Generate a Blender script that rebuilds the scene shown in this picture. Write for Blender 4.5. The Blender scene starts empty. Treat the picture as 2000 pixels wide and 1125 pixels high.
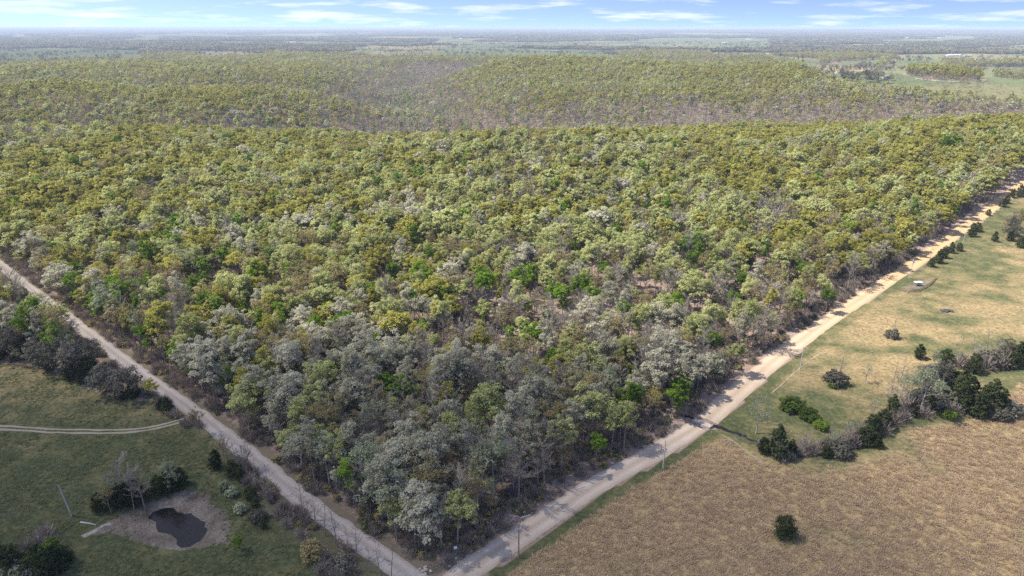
import bpy, math, random
import numpy as np
from mathutils import Vector

R = math.radians
random.seed(7)
rng = np.random.default_rng(7)
scene = bpy.context.scene
COL = scene.collection

# ------------------------------------------------------------------ camera, world, sun, exposure
CAM_H = 110.0
PITCH = R(20.9)
F = 1334.0                       # focal length in pixels of the 2000 px wide photograph
cam_data = bpy.data.cameras.new('camera')
cam = bpy.data.objects.new('camera', cam_data)
COL.objects.link(cam)
cam.location = (0, 0, CAM_H)
cam.rotation_euler = (R(90) - PITCH, 0, 0)
cam_data.sensor_width = 36.0
cam_data.lens = 36.0 * F / 2000.0
cam_data.clip_start = 1.0
cam_data.clip_end = 200000.0
scene.camera = cam

SUN_EL = R(56.0)
SUN_AZ = R(-84.0)                # measured from +Y towards +X: the sun stands to the left, a little beyond
sun_dir = Vector((math.sin(SUN_AZ) * math.cos(SUN_EL), math.cos(SUN_AZ) * math.cos(SUN_EL), math.sin(SUN_EL)))
sd = bpy.data.lights.new('sun', 'SUN')
sd.energy = 4.4
sd.angle = R(0.53)
sd.color = (1.0, 0.93, 0.82)
sun = bpy.data.objects.new('sun', sd)
COL.objects.link(sun)
sun.rotation_euler = (-sun_dir).to_track_quat('-Z', 'Y').to_euler()
sun.location = (-500, 200, 900)

world = bpy.data.worlds.new('World')
scene.world = world
world.use_nodes = True
wn = world.node_tree.nodes
wl = world.node_tree.links
wn.clear()
w_out = wn.new('ShaderNodeOutputWorld')
w_bg = wn.new('ShaderNodeBackground')
w_bg.inputs['Strength'].default_value = 0.148
w_sky = wn.new('ShaderNodeTexSky')
w_sky.sky_type = 'NISHITA'
w_sky.sun_disc = False
w_sky.sun_elevation = SUN_EL
w_sky.sun_rotation = SUN_AZ
w_sky.altitude = 400
w_sky.air_density = 1.0
w_sky.dust_density = 1.0
w_sky.ozone_density = 3.0
w_tc = wn.new('ShaderNodeTexCoord')
# clouds of the sky: broken flat cumulus, the same all round
w_map = wn.new('ShaderNodeMapping')
w_map.inputs['Scale'].default_value = (9, 9, 95)
w_map.inputs['Location'].default_value = (3.1, 0.0, 0.15)
w_noise = wn.new('ShaderNodeTexNoise')
w_noise.inputs['Scale'].default_value = 1.0
w_noise.inputs['Detail'].default_value = 6.0
w_noise.inputs['Roughness'].default_value = 0.62
w_ramp = wn.new('ShaderNodeValToRGB')
w_ramp.color_ramp.elements[0].position = 0.50
w_ramp.color_ramp.elements[0].color = (0, 0, 0, 1)
w_ramp.color_ramp.elements[1].position = 0.80
w_ramp.color_ramp.elements[1].color = (0.85, 0.85, 0.85, 1)
w_mix = wn.new('ShaderNodeMixRGB')
w_mix.inputs['Color2'].default_value = (4.5, 4.5, 4.6, 1)
w_sep = wn.new('ShaderNodeSeparateXYZ')
w_com = wn.new('ShaderNodeCombineXYZ')
w_up = wn.new('ShaderNodeMath'); w_up.operation = 'MULTIPLY_ADD'
w_up.inputs[1].default_value = 5.0; w_up.inputs[2].default_value = 0.22
wl.new(w_tc.outputs['Generated'], w_sep.inputs[0])
wl.new(w_sep.outputs['X'], w_com.inputs['X']); wl.new(w_sep.outputs['Y'], w_com.inputs['Y'])
wl.new(w_sep.outputs['Z'], w_up.inputs[0]); wl.new(w_up.outputs[0], w_com.inputs['Z'])
w_nrm = wn.new('ShaderNodeVectorMath'); w_nrm.operation = 'NORMALIZE'
wl.new(w_com.outputs[0], w_nrm.inputs[0]); wl.new(w_nrm.outputs[0], w_sky.inputs['Vector'])
wl.new(w_tc.outputs['Generated'], w_map.inputs['Vector'])
wl.new(w_map.outputs['Vector'], w_noise.inputs['Vector'])
wl.new(w_noise.outputs['Fac'], w_ramp.inputs['Fac'])
wl.new(w_ramp.outputs['Color'], w_mix.inputs['Fac'])
w_hs = wn.new('ShaderNodeHueSaturation')
w_hs.inputs['Hue'].default_value = 0.507
w_hs.inputs['Saturation'].default_value = 0.93
w_hs.inputs['Value'].default_value = 0.86
wl.new(w_sky.outputs['Color'], w_hs.inputs['Color'])
wl.new(w_hs.outputs['Color'], w_mix.inputs['Color1'])
wl.new(w_mix.outputs['Color'], w_bg.inputs['Color'])
wl.new(w_bg.outputs['Background'], w_out.inputs['Surface'])

vs = scene.view_settings
vs.view_transform = 'Standard'
vs.look = 'None'
vs.exposure = 1.1
vs.gamma = 1.0
vs.use_curve_mapping = False
scene.render.film_transparent = False
cy = scene.cycles
cy.max_bounces = 6
cy.diffuse_bounces = 4
cy.glossy_bounces = 2
cy.transmission_bounces = 3
cy.transparent_max_bounces = 8
cy.volume_bounces = 0
cy.use_denoising = False
cy.caustics_reflective = False
cy.caustics_refractive = False

# ------------------------------------------------------------------ noise, terrain, pixel helper
def _hash(ix, iy, seed):
    n = (ix.astype(np.int64) * 374761393 + iy.astype(np.int64) * 668265263 + seed * 974634777) & 0x7fffffff
    n = ((n ^ (n >> 13)) * 1274126177) & 0x7fffffff
    n = (n ^ (n >> 16)) & 0x7fffffff
    return (n % 100003) / 100003.0

def vnoise(x, y, seed=0):
    x = np.asarray(x, float); y = np.asarray(y, float)
    ix = np.floor(x); iy = np.floor(y)
    fx = x - ix; fy = y - iy
    fx = fx * fx * (3 - 2 * fx); fy = fy * fy * (3 - 2 * fy)
    a = _hash(ix, iy, seed); b = _hash(ix + 1, iy, seed)
    c = _hash(ix, iy + 1, seed); d = _hash(ix + 1, iy + 1, seed)
    return (a + (b - a) * fx) * (1 - fy) + (c + (d - c) * fx) * fy

def fbm(x, y, seed=0, octv=4):
    s = 0; a = 0.5; t = 0
    for k in range(octv):
        s = s + a * vnoise(np.asarray(x) * 2 ** k, np.asarray(y) * 2 ** k, seed + k * 17)
        t += a; a *= 0.5
    return s / t                      # 0..1

def sstep(a, b, x):
    t = np.clip((np.asarray(x, float) - a) / (b - a), 0, 1)
    return t * t * (3 - 2 * t)

def seg_dist(x, y, pts):
    best = None
    for (x0, y0), (x1, y1) in zip(pts[:-1], pts[1:]):
        dx, dy = x1 - x0, y1 - y0
        t = np.clip(((x - x0) * dx + (y - y0) * dy) / (dx * dx + dy * dy), 0, 1)
        d = np.hypot(x - x0 - t * dx, y - y0 - t * dy)
        best = d if best is None else np.minimum(best, d)
    return best

VALLEY_2 = [(-110, 900), (-330, 800), (-650, 770), (-1100, 800)]
VALLEY_3 = [(-230, 1330), (-520, 1260), (-900, 1290), (-1500, 1400)]
RIDGE_1 = [(-800, 610), (-330, 600), (-60, 565), (80, 555), (190, 600), (330, 565), (600, 600), (1000, 660)]
VALLEY = [(1300, 900), (700, 930), (250, 930), (40, 880), (-120, 960), (-190, 1200), (-240, 1600), (-230, 2100)]
RIDGE_2 = [(100, 1700), (300, 1560), (520, 1380), (760, 1180), (900, 1090)]
RIDGE_3 = [(-1600, 1080), (-900, 1010), (-480, 1000), (-290, 1040)]

POND = None

def height(x, y):
    x = np.asarray(x, float); y = np.asarray(y, float)
    d = np.hypot(x, y)
    h = (fbm(x / 60, y / 60, 3, 3) - 0.5) * 1.6
    r = sstep(300, 520, y)
    h = h + r * (fbm(x / 260, y / 260, 5, 3) - 0.5) * 18
    h = h + 9 * np.exp(-(seg_dist(x, y, RIDGE_1) / 105) ** 2)
    for bx_, by_, br_, bh_ in ((60, 560, 110, 6), (205, 610, 70, -6), (420, 600, 130, 5), (-190, 590, 130, -9), (-420, 600, 120, 4), (-560, 640, 110, -6), (760, 640, 140, 4), (620, 1330, 160, 5), (330, 1500, 120, -5), (-700, 1000, 110, 5), (-480, 1010, 90, -5)):
        h = h + bh_ * np.exp(-((x - bx_) ** 2 + (y - by_) ** 2) / br_ ** 2)
    h = h + 14 * np.exp(-(seg_dist(x, y, RIDGE_3) / 120) ** 2)
    h = h - 20 * np.exp(-(seg_dist(x, y, VALLEY_2) / 100) ** 2) - 18 * np.exp(-(seg_dist(x, y, VALLEY_3) / 130) ** 2)
    h = h - 36 * np.exp(-(seg_dist(x, y, VALLEY) / 150) ** 2)
    h = h + 27 * np.exp(-(seg_dist(x, y, RIDGE_2) / 260) ** 2)
    h = h + 14 * np.exp(-(((x + 900) / 700) ** 2 + ((y - 1500) / 500) ** 2))
    f = sstep(2200, 5000, d)
    h = h + f * ((fbm(x / 3000, y / 2200, 9, 3) - 0.5) * 20 - 12)
    g = sstep(7000, 26000, d)
    h = h + g * ((fbm(x / 9000, y / 5000, 11, 3) - 0.45) * 70 + 18)
    return h

def hz(x, y):
    return float(height(np.array([x]), np.array([y]))[0])

def ray(px, py):
    u = (px - 1000.0) / F; v = (562.5 - py) / F
    s, c = math.sin(PITCH), math.cos(PITCH)
    return np.array([u, v * s + c, v * c - s])

def at(px, py):
    """world ground point seen at a photograph pixel"""
    dv = ray(px, py)
    t = 60.0
    step = 1.0
    prev = t
    tt = np.geomspace(60, 60000, 1400)
    P = dv[None, :] * tt[:, None]
    below = (CAM_H + P[:, 2]) < height(P[:, 0], P[:, 1])
    k = int(np.argmax(below)) if below.any() else len(tt) - 1
    lo, hi = tt[max(k - 1, 0)], tt[k]
    ts = np.linspace(lo, hi, 24)
    P = dv[None, :] * ts[:, None]
    below = (CAM_H + P[:, 2]) < height(P[:, 0], P[:, 1])
    k = int(np.argmax(below)) if below.any() else len(ts) - 1
    return float(P[k, 0]), float(P[k, 1])

def project(x, y, z):
    s, c = math.sin(PITCH), math.cos(PITCH)
    dz = z - CAM_H
    depth = y * c - dz * s
    up = y * s + dz * c
    return 1000 + F * x / depth, 562.5 - F * up / depth, depth

def inside(x, y, poly):
    x = np.asarray(x); y = np.asarray(y)
    r = np.zeros(x.shape, bool)
    n = len(poly)
    for i in range(n):
        x0, y0 = poly[i]; x1, y1 = poly[(i + 1) % n]
        if y0 == y1:
            continue
        cnd = ((y0 > y) != (y1 > y)) & (x < (x1 - x0) * (y - y0) / (y1 - y0) + x0)
        r ^= cnd
    return r

# ------------------------------------------------------------------ the lie of the land, from the photograph
ROAD_L = [at(840, 1160), at(800, 1126), at(700, 1056), at(600, 983), at(500, 898), at(400, 818), at(290, 742), at(180, 658), at(70, 572), at(0, 517)]
_a, _b = ROAD_L[-2], ROAD_L[-1]
ROAD_L.append((_b[0] + (_b[0] - _a[0]) * 4, _b[1] + (_b[1] - _a[1]) * 4))
ROAD_R = [at(820, 1190), at(920, 1110), at(1040, 1030), at(1160, 950), at(1290, 878), at(1372, 828), at(1430, 775), at(1520, 697), at(1640, 610), at(1770, 525), at(1880, 447), at(1960, 388), at(2000, 358)]
_a, _b = ROAD_R[-3], ROAD_R[-1]
ROAD_R.append((_b[0] + (_b[0] - _a[0]) * 1.5, _b[1] + (_b[1] - _a[1]) * 1.5))
LANE = [at(380, 812), at(360, 822), at(320, 834), at(270, 841), at(210, 845), at(120, 842), at(0, 835), at(-150, 830)]
CREEK = [at(1310, 800), at(1350, 812), at(1378, 824), at(1400, 831), at(1440, 843), at(1500, 868), at(1560, 885), at(1640, 878), at(1720, 855)]

PAST_L = [at(-400, 700), at(60, 712), at(130, 735), at(200, 772), at(290, 786), at(330, 812), at(372, 834), at(410, 880),
          at(435, 925), at(480, 965), at(540, 1035), at(600, 1085), at(640, 1125), at(740, 1220), (-60, 40), (-400, 40)]
_rr = [(x + 3.3, y - 2.0) for x, y in ROAD_R]
FIELD_R_ALL = _rr[1:] + [(1400, 620), (1600, 500), (1600, 40), (0, 40)]
HAY_R = [at(930, 1125), at(1060, 1042), at(1180, 965), at(1310, 890), at(1390, 846), at(1450, 857), at(1540, 893), at(1620, 897), at(1700, 878),
         at(1770, 838), at(1880, 828), at(1940, 800), at(2000, 745), at(2150, 700), (900, 250), (900, 40), (0, 40)]
POND_C = at(352, 1022)
POND_POLY = [at(*p) for p in [(300, 1008), (312, 995), (335, 989), (360, 988), (378, 998), (392, 1015), (402, 1030), (398, 1045), (380, 1056), (360, 1058), (338, 1047), (318, 1042), (305, 1028)]]
MUD_POLY = [at(*p) for p in [(150, 1055), (200, 1022), (290, 985), (350, 962), (410, 965), (440, 1000), (460, 1045), (480, 1062), (420, 1075), (330, 1078), (260, 1062), (215, 1042)]]
BANK_POLY = [at(*p) for p in [(800, 1112), (840, 1095), (885, 1078), (915, 1070), (930, 1085), (880, 1118), (850, 1130), (810, 1128)]]
BANK_Y = at(870, 1098)[1]
PEN_POLY = [at(*p) for p in [(1757, 566), (1790, 545), (1828, 542), (1818, 556), (1795, 568), (1775, 571)]]
FAR_FIELDS = [  # pixel outline, dryness
    ([(1385, 104), (1480, 106), (1600, 116), (1600, 138), (1400, 132)], 0.15),
    ([(1600, 128), (1720, 116), (1700, 142), (1560, 150)], 0.7),
    ([(1665, 150), (1765, 104), (1860, 100), (1885, 122), (1800, 138), (1760, 152)], 0.12),
    ([(1860, 100), (2080, 94), (2080, 122), (1900, 128)], 0.3),
    ([(1530, 142), (1720, 144), (1800, 150), (1930, 162), (2090, 172), (2090, 212), (1930, 202), (1780, 186), (1640, 172)], 0.35),
    ([(1875, 134), (2090, 128), (2090, 172), (1920, 166)], 0.05),
    ([(1390, 76), (1510, 75), (1520, 98), (1385, 98)], 0.2),
    ([(840, 92), (1000, 84), (1130, 80), (1250, 76), (1250, 100), (1120, 112), (960, 116), (860, 114)], 0.35),
    ([(680, 92), (830, 90), (870, 112), (690, 117)], 0.75),
    ([(1040, 100), (1190, 98), (1220, 120), (1050, 121)], 0.1),
    ([(1240, 74), (1395, 73), (1395, 100), (1250, 100)], 0.3),
    ([(-60, 96), (160, 94), (285, 99), (275, 124), (60, 127), (-60, 129)], 0.12),
    ([(380, 100), (510, 100), (520, 113), (390, 114)], 0.9),
    ([(550, 80), (640, 79), (640, 90), (560, 90)], 0.4),
    ([(240, 71), (320, 72), (320, 83), (230, 83)], 0.4),
    ([(850, 76), (930, 77), (925, 88), (840, 88)], 0.7),
    ([(1720, 70), (1910, 70), (1910, 84), (1710, 84)], 0.4),
    ([(1920, 90), (2080, 84), (2080, 100), (1930, 104)], 0.8),
    ([(1560, 88), (1640, 86), (1660, 96), (1560, 98)], 0.5),
    ([(420, 88), (520, 86), (530, 94), (430, 96)], 0.3),
]
FAR_POLYS = [([at(*p) for p in poly], dry) for poly, dry in FAR_FIELDS]

def far_cells(x, y):
    """jittered parcels: distance to the parcel border, and a number for the parcel"""
    sx, sy = 520.0, 360.0
    cx_, cy_ = np.floor(x / sx), np.floor(y / sy)
    d1 = np.full(np.shape(x), 1e9); d2 = np.full(np.shape(x), 1e9); idn = np.zeros(np.shape(x))
    for i in (-1, 0, 1):
        for j in (-1, 0, 1):
            ux_, uy_ = cx_ + i, cy_ + j
            px_ = (ux_ + 0.5 + 0.8 * (_hash(ux_, uy_, 5) - 0.5)) * sx; py_ = (uy_ + 0.5 + 0.8 * (_hash(ux_, uy_, 6) - 0.5)) * sy
            d = np.hypot(x - px_, (y - py_) * 1.3)
            h_ = _hash(ux_, uy_, 7)
            closer = d < d1
            d2 = np.where(closer, d1, np.minimum(d2, d)); idn = np.where(closer, h_, idn); d1 = np.where(closer, d, d1)
    return (d2 - d1) * 0.5, idn

def far_wooded(x, y, rows=False):
    """inside the far fields: wooded parcels and hedgerows"""
    e, idn = far_cells(x, y)
    if not rows:
        return idn < 0.09
    w = 4 + 9 * vnoise(x / 90, y / 90, 77)
    return (e < w) & (vnoise(x / 130, y / 130, 78) > 0.35)

def road_dist(x, y):
    return seg_dist(x, y, ROAD_L), seg_dist(x, y, ROAD_R)

def forest_mask(x, y):
    """true where trees of the wood may stand"""
    x = np.asarray(x, float); y = np.asarray(y, float)
    dl, dr = road_dist(x, y)
    m = ~inside(x, y, PAST_L) & ~inside(x, y, FIELD_R_ALL)
    m &= (dl > 4.2 + 2.0 * vnoise(x / 9, y / 9, 61)) & (dr > 5.6 + 2.5 * vnoise(x / 9, y / 9, 62))
    m &= seg_dist(x, y, CREEK[:3]) > 2.5
    m &= ~((dl < 8.5) & (y < 420) & (x < np.interp(y, [p[1] for p in ROAD_L], [p[0] for p in ROAD_L])))
    m &= ~inside(x, y, BANK_POLY)
    m &= y > BANK_Y
    fw = far_wooded(x, y) & (np.hypot(x, y) > 1900)
    for poly, dry in FAR_POLYS:
        m &= ~inside(x, y, poly) | fw
    # strip between the left road and the pasture south of the lane
    m &= ~((y < ROAD_L[5][1]) & (x < np.interp(y, [p[1] for p in ROAD_L], [p[0] for p in ROAD_L])))
    d = np.hypot(x, y)
    n = fbm(x / 1700 + 5, y / 1000, 21, 3)
    open_far = (d > 3300) & (n > 0.50) & ~fw
    m &= ~open_far
    return m

# ------------------------------------------------------------------ material helpers
def new_mat(name):
    m = bpy.data.materials.new(name)
    m.use_nodes = True
    nt = m.node_tree
    nt.nodes.clear()
    out = nt.nodes.new('ShaderNodeOutputMaterial')
    return m, nt, out

def nd(nt, typ, **kw):
    n = nt.nodes.new(typ)
    for k, v in kw.items():
        if k.startswith('i_'):
            n.inputs[k[2:].replace('_', ' ')].default_value = v
        else:
            setattr(n, k, v)
    return n

def noise(nt, vec, scale, detail=4.0, rough=0.55):
    n = nd(nt, 'ShaderNodeTexNoise')
    n.inputs['Scale'].default_value = scale
    n.inputs['Detail'].default_value = detail
    n.inputs['Roughness'].default_value = rough
    nt.links.new(vec, n.inputs['Vector'])
    return n.outputs['Fac']

def ramp(nt, fac, stops):
    r = nd(nt, 'ShaderNodeValToRGB')
    e = r.color_ramp.elements
    while len(e) < len(stops):
        e.new(0.5)
    for k, (p, c) in enumerate(stops):
        e[k].position = p
        e[k].color = (c[0], c[1], c[2], 1) if not isinstance(c, (int, float)) else (c, c, c, 1)
    nt.links.new(fac, r.inputs['Fac'])
    return r.outputs['Color']

def mixc(nt, fac, a, b, mode='MIX'):
    m = nd(nt, 'ShaderNodeMixRGB', blend_type=mode)
    for sock, v in (('Fac', fac), ('Color1', a), ('Color2', b)):
        if hasattr(v, 'is_output'):
            nt.links.new(v, m.inputs[sock])
        elif isinstance(v, (int, float)):
            m.inputs[sock].default_value = v if sock == 'Fac' else (v, v, v, 1)
        else:
            m.inputs[sock].default_value = (v[0], v[1], v[2], 1)
    return m.outputs['Color']

def math_(nt, op, a, b=None, clamp=False):
    m = nd(nt, 'ShaderNodeMath', operation=op, use_clamp=clamp)
    for k, v in enumerate((a, b)):
        if v is None:
            continue
        if hasattr(v, 'is_output'):
            nt.links.new(v, m.inputs[k])
        else:
            m.inputs[k].default_value = v
    return m.outputs[0]

def diffuse_out(nt, out, color, bump=None, bump_strength=0.5, bump_dist=0.1, rough=1.0):
    d = nd(nt, 'ShaderNodeBsdfDiffuse')
    d.inputs['Roughness'].default_value = rough
    if hasattr(color, 'is_output'):
        nt.links.new(color, d.inputs['Color'])
    else:
        d.inputs['Color'].default_value = (*color, 1)
    if bump is not None:
        b = nd(nt, 'ShaderNodeBump')
        b.inputs['Strength'].default_value = bump_strength
        b.inputs['Distance'].default_value = bump_dist
        nt.links.new(bump, b.inputs['Height'])
        nt.links.new(b.outputs['Normal'], d.inputs['Normal'])
    nt.links.new(d.outputs['BSDF'], out.inputs['Surface'])
    return d

def leaf_mat(name, lo, mid, hi, trans=0.48):
    """leaf colours vary by leaf (attribute var) and by tree (object random)"""
    m, nt, out = new_mat(name)
    at_ = nd(nt, 'ShaderNodeAttribute', attribute_name='var')
    oi = nd(nt, 'ShaderNodeObjectInfo')
    v = math_(nt, 'MULTIPLY', at_.outputs['Fac'], 0.5)
    v = math_(nt, 'ADD', v, math_(nt, 'MULTIPLY', oi.outputs['Random'], 0.5))
    c = ramp(nt, v, [(0.12, lo), (0.5, mid), (0.88, hi)])
    d = nd(nt, 'ShaderNodeBsdfDiffuse')
    t = nd(nt, 'ShaderNodeBsdfTranslucent')
    mx = nd(nt, 'ShaderNodeMixShader')
    mx.inputs['Fac'].default_value = trans
    nt.links.new(c, d.inputs['Color'])
    nt.links.new(c, t.inputs['Color'])
    nt.links.new(d.outputs[0], mx.inputs[1])
    nt.links.new(t.outputs[0], mx.inputs[2])
    nt.links.new(mx.outputs[0], out.inputs['Surface'])
    return m

def plain_mat(name, a, b, scale=3.0, bump=0.3, dist=0.05):
    m, nt, out = new_mat(name)
    g = nd(nt, 'ShaderNodeTexCoord')
    n = noise(nt, g.outputs['Object'], scale)
    c = ramp(nt, n, [(0.3, a), (0.7, b)])
    diffuse_out(nt, out, c, n, bump, dist)
    return m

M_LEAF = {
    'silver': leaf_mat('silver_leaf', (0.27, 0.262, 0.185), (0.42, 0.405, 0.295), (0.58, 0.56, 0.44)),
    'yellow': leaf_mat('yellow_leaf', (0.20, 0.192, 0.042), (0.345, 0.33, 0.08), (0.485, 0.46, 0.13)),
    'pale':   leaf_mat('pale_yellow_leaf', (0.27, 0.285, 0.11), (0.41, 0.435, 0.18), (0.56, 0.575, 0.27)),
    'green':  leaf_mat('green_leaf', (0.08, 0.135, 0.018), (0.15, 0.25, 0.03), (0.25, 0.37, 0.05)),
    'tan':    leaf_mat('tan_bud', (0.20, 0.165, 0.085), (0.31, 0.26, 0.125), (0.43, 0.365, 0.18)),
    'bare':   leaf_mat('grey_twig', (0.19, 0.17, 0.145), (0.285, 0.255, 0.215), (0.39, 0.35, 0.30), 0.1),
    'mint':   leaf_mat('mint_leaf', (0.20, 0.225, 0.13), (0.30, 0.33, 0.21), (0.41, 0.44, 0.30)),
    'cedar':  leaf_mat('cedar_needle', (0.022, 0.032, 0.013), (0.043, 0.056, 0.022), (0.075, 0.088, 0.04), 0.1),
    'dark':   leaf_mat('dark_oak_twig', (0.07, 0.068, 0.05), (0.12, 0.115, 0.09), (0.19, 0.18, 0.145), 0.15),
    'lime':   leaf_mat('lime_leaf', (0.10, 0.155, 0.025), (0.17, 0.25, 0.04), (0.25, 0.33, 0.065)),
    'bush':   leaf_mat('bush_leaf', (0.04, 0.065, 0.015), (0.075, 0.115, 0.025), (0.13, 0.18, 0.045)),
    'brush':  leaf_mat('brush_twig', (0.18, 0.15, 0.13), (0.27, 0.225, 0.195), (0.37, 0.31, 0.275), 0.1),
    'straw':  leaf_mat('straw_blade', (0.40, 0.295, 0.19), (0.52, 0.40, 0.265), (0.64, 0.51, 0.35), 0.5),
    'grass':  leaf_mat('grass_blade', (0.075, 0.092, 0.04), (0.125, 0.145, 0.065), (0.20, 0.21, 0.115), 0.3),
}
M_BARK = plain_mat('grey_brown_bark', (0.17, 0.145, 0.125), (0.32, 0.285, 0.255), 2.0)
M_BARK_PALE = plain_mat('white_bark', (0.24, 0.23, 0.20), (0.46, 0.44, 0.39), 1.2)

# ------------------------------------------------------------------ object helpers
def link(o, parent=None):
    COL.objects.link(o)
    if parent is not None:
        o.parent = parent
    return o

def tag(o, label, cat, group=None):
    o['label'] = label
    o['category'] = cat
    if group:
        o['group'] = group
    return o

class MB:
    def __init__(self):
        self.v = []; self.f = []; self.var = []; self.mi = []; self.n = 0
    def raw(self, verts, faces, var=0.5, mi=0):
        self.v.append(np.asarray(verts, float))
        for f in faces:
            self.f.append([i + self.n for i in f])
            self.var.append(var); self.mi.append(mi)
        self.n += len(verts)
    def tube(self, pts, rad, n=4, mi=0, cap=False):
        pts = [np.asarray(p, float) for p in pts]
        rings = []
        for k, p in enumerate(pts):
            d = pts[min(k + 1, len(pts) - 1)] - pts[max(k - 1, 0)]
            d = d / (np.linalg.norm(d) + 1e-9)
            a = np.cross(d, [0.3, 0.9, 0.31]); a /= np.linalg.norm(a) + 1e-9
            b = np.cross(d, a)
            rings.append([p + rad[k] * (math.cos(t) * a + math.sin(t) * b) for t in np.arange(n) * 2 * math.pi / n])
        verts = [q for r in rings for q in r]
        faces = []
        for k in range(len(pts) - 1):
            for j in range(n):
                faces.append([k * n + j, k * n + (j + 1) % n, (k + 1) * n + (j + 1) % n, (k + 1) * n + j])
        if cap:
            faces.append(list(range(n))[::-1]); faces.append([(len(pts) - 1) * n + j for j in range(n)])
        self.raw(verts, faces, 0.5, mi)
    def quads(self, c, nrm, size, var, mi=0, aspect=1.0):
        """many small leaf faces at once"""
        N = len(c)
        nrm = nrm / (np.linalg.norm(nrm, axis=1, keepdims=True) + 1e-9)
        r = rng.normal(size=(N, 3))
        a = np.cross(nrm, r); a /= np.linalg.norm(a, axis=1, keepdims=True) + 1e-9
        b = np.cross(nrm, a)
        a = a * (size * 0.5)[:, None]; b = b * (size * 0.5 * aspect)[:, None]
        bend = nrm * (size * rng.uniform(-0.18, 0.18, N))[:, None]
        vv = np.stack([c - a - b * 0.6, c + a * 0.7 - b + bend, c + a + b * 0.7, c - a * 0.6 + b + bend], 1).reshape(-1, 3)
        idx = np.arange(N * 4).reshape(N, 4) + self.n
        self.v.append(vv)
        self.f.extend(idx.tolist())
        self.var.extend(np.asarray(var).tolist()); self.mi.extend([mi] * N)
        self.n += N * 4
    def box(self, c, s, rz=0.0, mi=0):
        x, y, z = [k / 2 for k in s]
        P = np.array([(-x, -y, -z), (x, -y, -z), (x, y, -z), (-x, y, -z), (-x, -y, z), (x, -y, z), (x, y, z), (-x, y, z)])
        ca, sa = math.cos(rz), math.sin(rz)
        P = np.stack([P[:, 0] * ca - P[:, 1] * sa, P[:, 0] * sa + P[:, 1] * ca, P[:, 2]], 1) + np.asarray(c)
        self.raw(P, [(0, 3, 2, 1), (4, 5, 6, 7), (0, 1, 5, 4), (1, 2, 6, 5), (2, 3, 7, 6), (3, 0, 4, 7)], 0.5, mi)
    def mesh(self, name, mats, smooth=False):
        me = bpy.data.meshes.new(name)
        vv = np.concatenate(self.v) if self.v else np.zeros((0, 3))
        me.from_pydata(vv.tolist(), [], self.f)
        for m in mats:
            me.materials.append(m)
        if len(mats) > 1:
            me.polygons.foreach_set('material_index', self.mi)
        a = me.attributes.new('var', 'FLOAT', 'FACE')
        a.data.foreach_set('value', self.var)
        if smooth:
            me.polygons.foreach_set('use_smooth', [True] * len(me.polygons))
        me.update()
        return me
    def obj(self, name, mats, parent=None, loc=None, smooth=False):
        o = bpy.data.objects.new(name, self.mesh(name, mats if isinstance(mats, (list, tuple)) else [mats], smooth))
        if loc is not None:
            o.location = loc
        return link(o, parent)

# ------------------------------------------------------------------ ground
def axis(lo, hi, step, far_lo, far_hi, g):
    mid = list(np.arange(lo, hi + step * 0.5, step))
    up = []; s = step; p = mid[-1]
    while p < far_hi:
        s *= g; p += s; up.append(p)
    dn = []; s = step; p = mid[0]
    while p > far_lo:
        s *= g; p -= s; dn.append(p)
    return np.array(dn[::-1] + mid + up)

gx = axis(-200, 330, 2.0, -42000, 42000, 1.04)
gy = axis(95, 330, 2.0, -1500, 46000, 1.033)
GX, GY = np.meshgrid(gx, gy)
GZ = height(GX, GY)
nx, ny = len(gx), len(gy)

x_, y_ = GX.ravel(), GY.ravel()
dl, dr = road_dist(x_, y_)
in_pl = inside(x_, y_, PAST_L)
in_fr = inside(x_, y_, FIELD_R_ALL)
in_hay = inside(x_, y_, HAY_R) & in_fr
in_pa = in_fr & ~in_hay
green = np.zeros_like(x_); dry = np.zeros_like(x_); bare = np.zeros_like(x_); farf = np.zeros_like(x_)
n1 = fbm(x_ / 14, y_ / 9, 31, 3); n2 = fbm(x_ / 45, y_ / 30, 32, 3)
green[in_pl] = 1.0
dry[in_pl] = 0.5 * sstep(0.4, 0.7, n2[in_pl]) * sstep(140, 180, y_[in_pl]) + 0.08 + 0.28 * sstep(165, 195, y_[in_pl])
green[in_pa] = 1.0
_c = seg_dist(x_, y_, CREEK[3:])
dry[in_pa] = (sstep(0.38, 0.66, 0.6 * n1 + 0.4 * n2)[in_pa] * 0.52 + 0.15) * (0.35 + 0.65 * sstep(8, 28, _c[in_pa]))
green[in_hay] = 1.0
dry[in_hay] = 0.92 - 0.4 * sstep(0.62, 0.74, n1[in_hay])
dry[in_hay] *= (0.35 + 0.65 * sstep(3, 14, _c[in_hay]))
dry[in_hay] *= (0.15 + 0.85 * sstep(6.0, 8.5, dr[in_hay]))
# verges of the roads
v = (dr < 7.5) & in_fr; green[v] = 1; dry[v] *= 0.5
v = (dl < 6.0) & ~in_pl & (y_ < 420); green[v] = np.maximum(green[v], 0.5); dry[v] = 0.15
strip = (y_ < ROAD_L[5][1]) & (x_ < np.interp(y_, [p[1] for p in ROAD_L], [p[0] for p in ROAD_L])) & ~in_pl & (y_ > 60)
green[strip] = np.maximum(green[strip], 0.6)
def soft(poly, w, wob):
    dd = seg_dist(x_, y_, poly + [poly[0]])
    dd = np.where(inside(x_, y_, poly), -dd, dd) + (n1 - 0.5) * wob
    return 1 - sstep(-w, w, dd)
bare = np.maximum.reduce([soft(MUD_POLY, 2.6, 7), 0.9 * soft(BANK_POLY, 1.8, 3), 0.55 * soft(PEN_POLY, 1.5, 2)])
far_open = (np.hypot(x_, y_) > 3300) & (fbm(x_ / 1700 + 5, y_ / 1000, 21, 3) > 0.50)
green[far_open] = 1; farf[far_open] = 1
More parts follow.
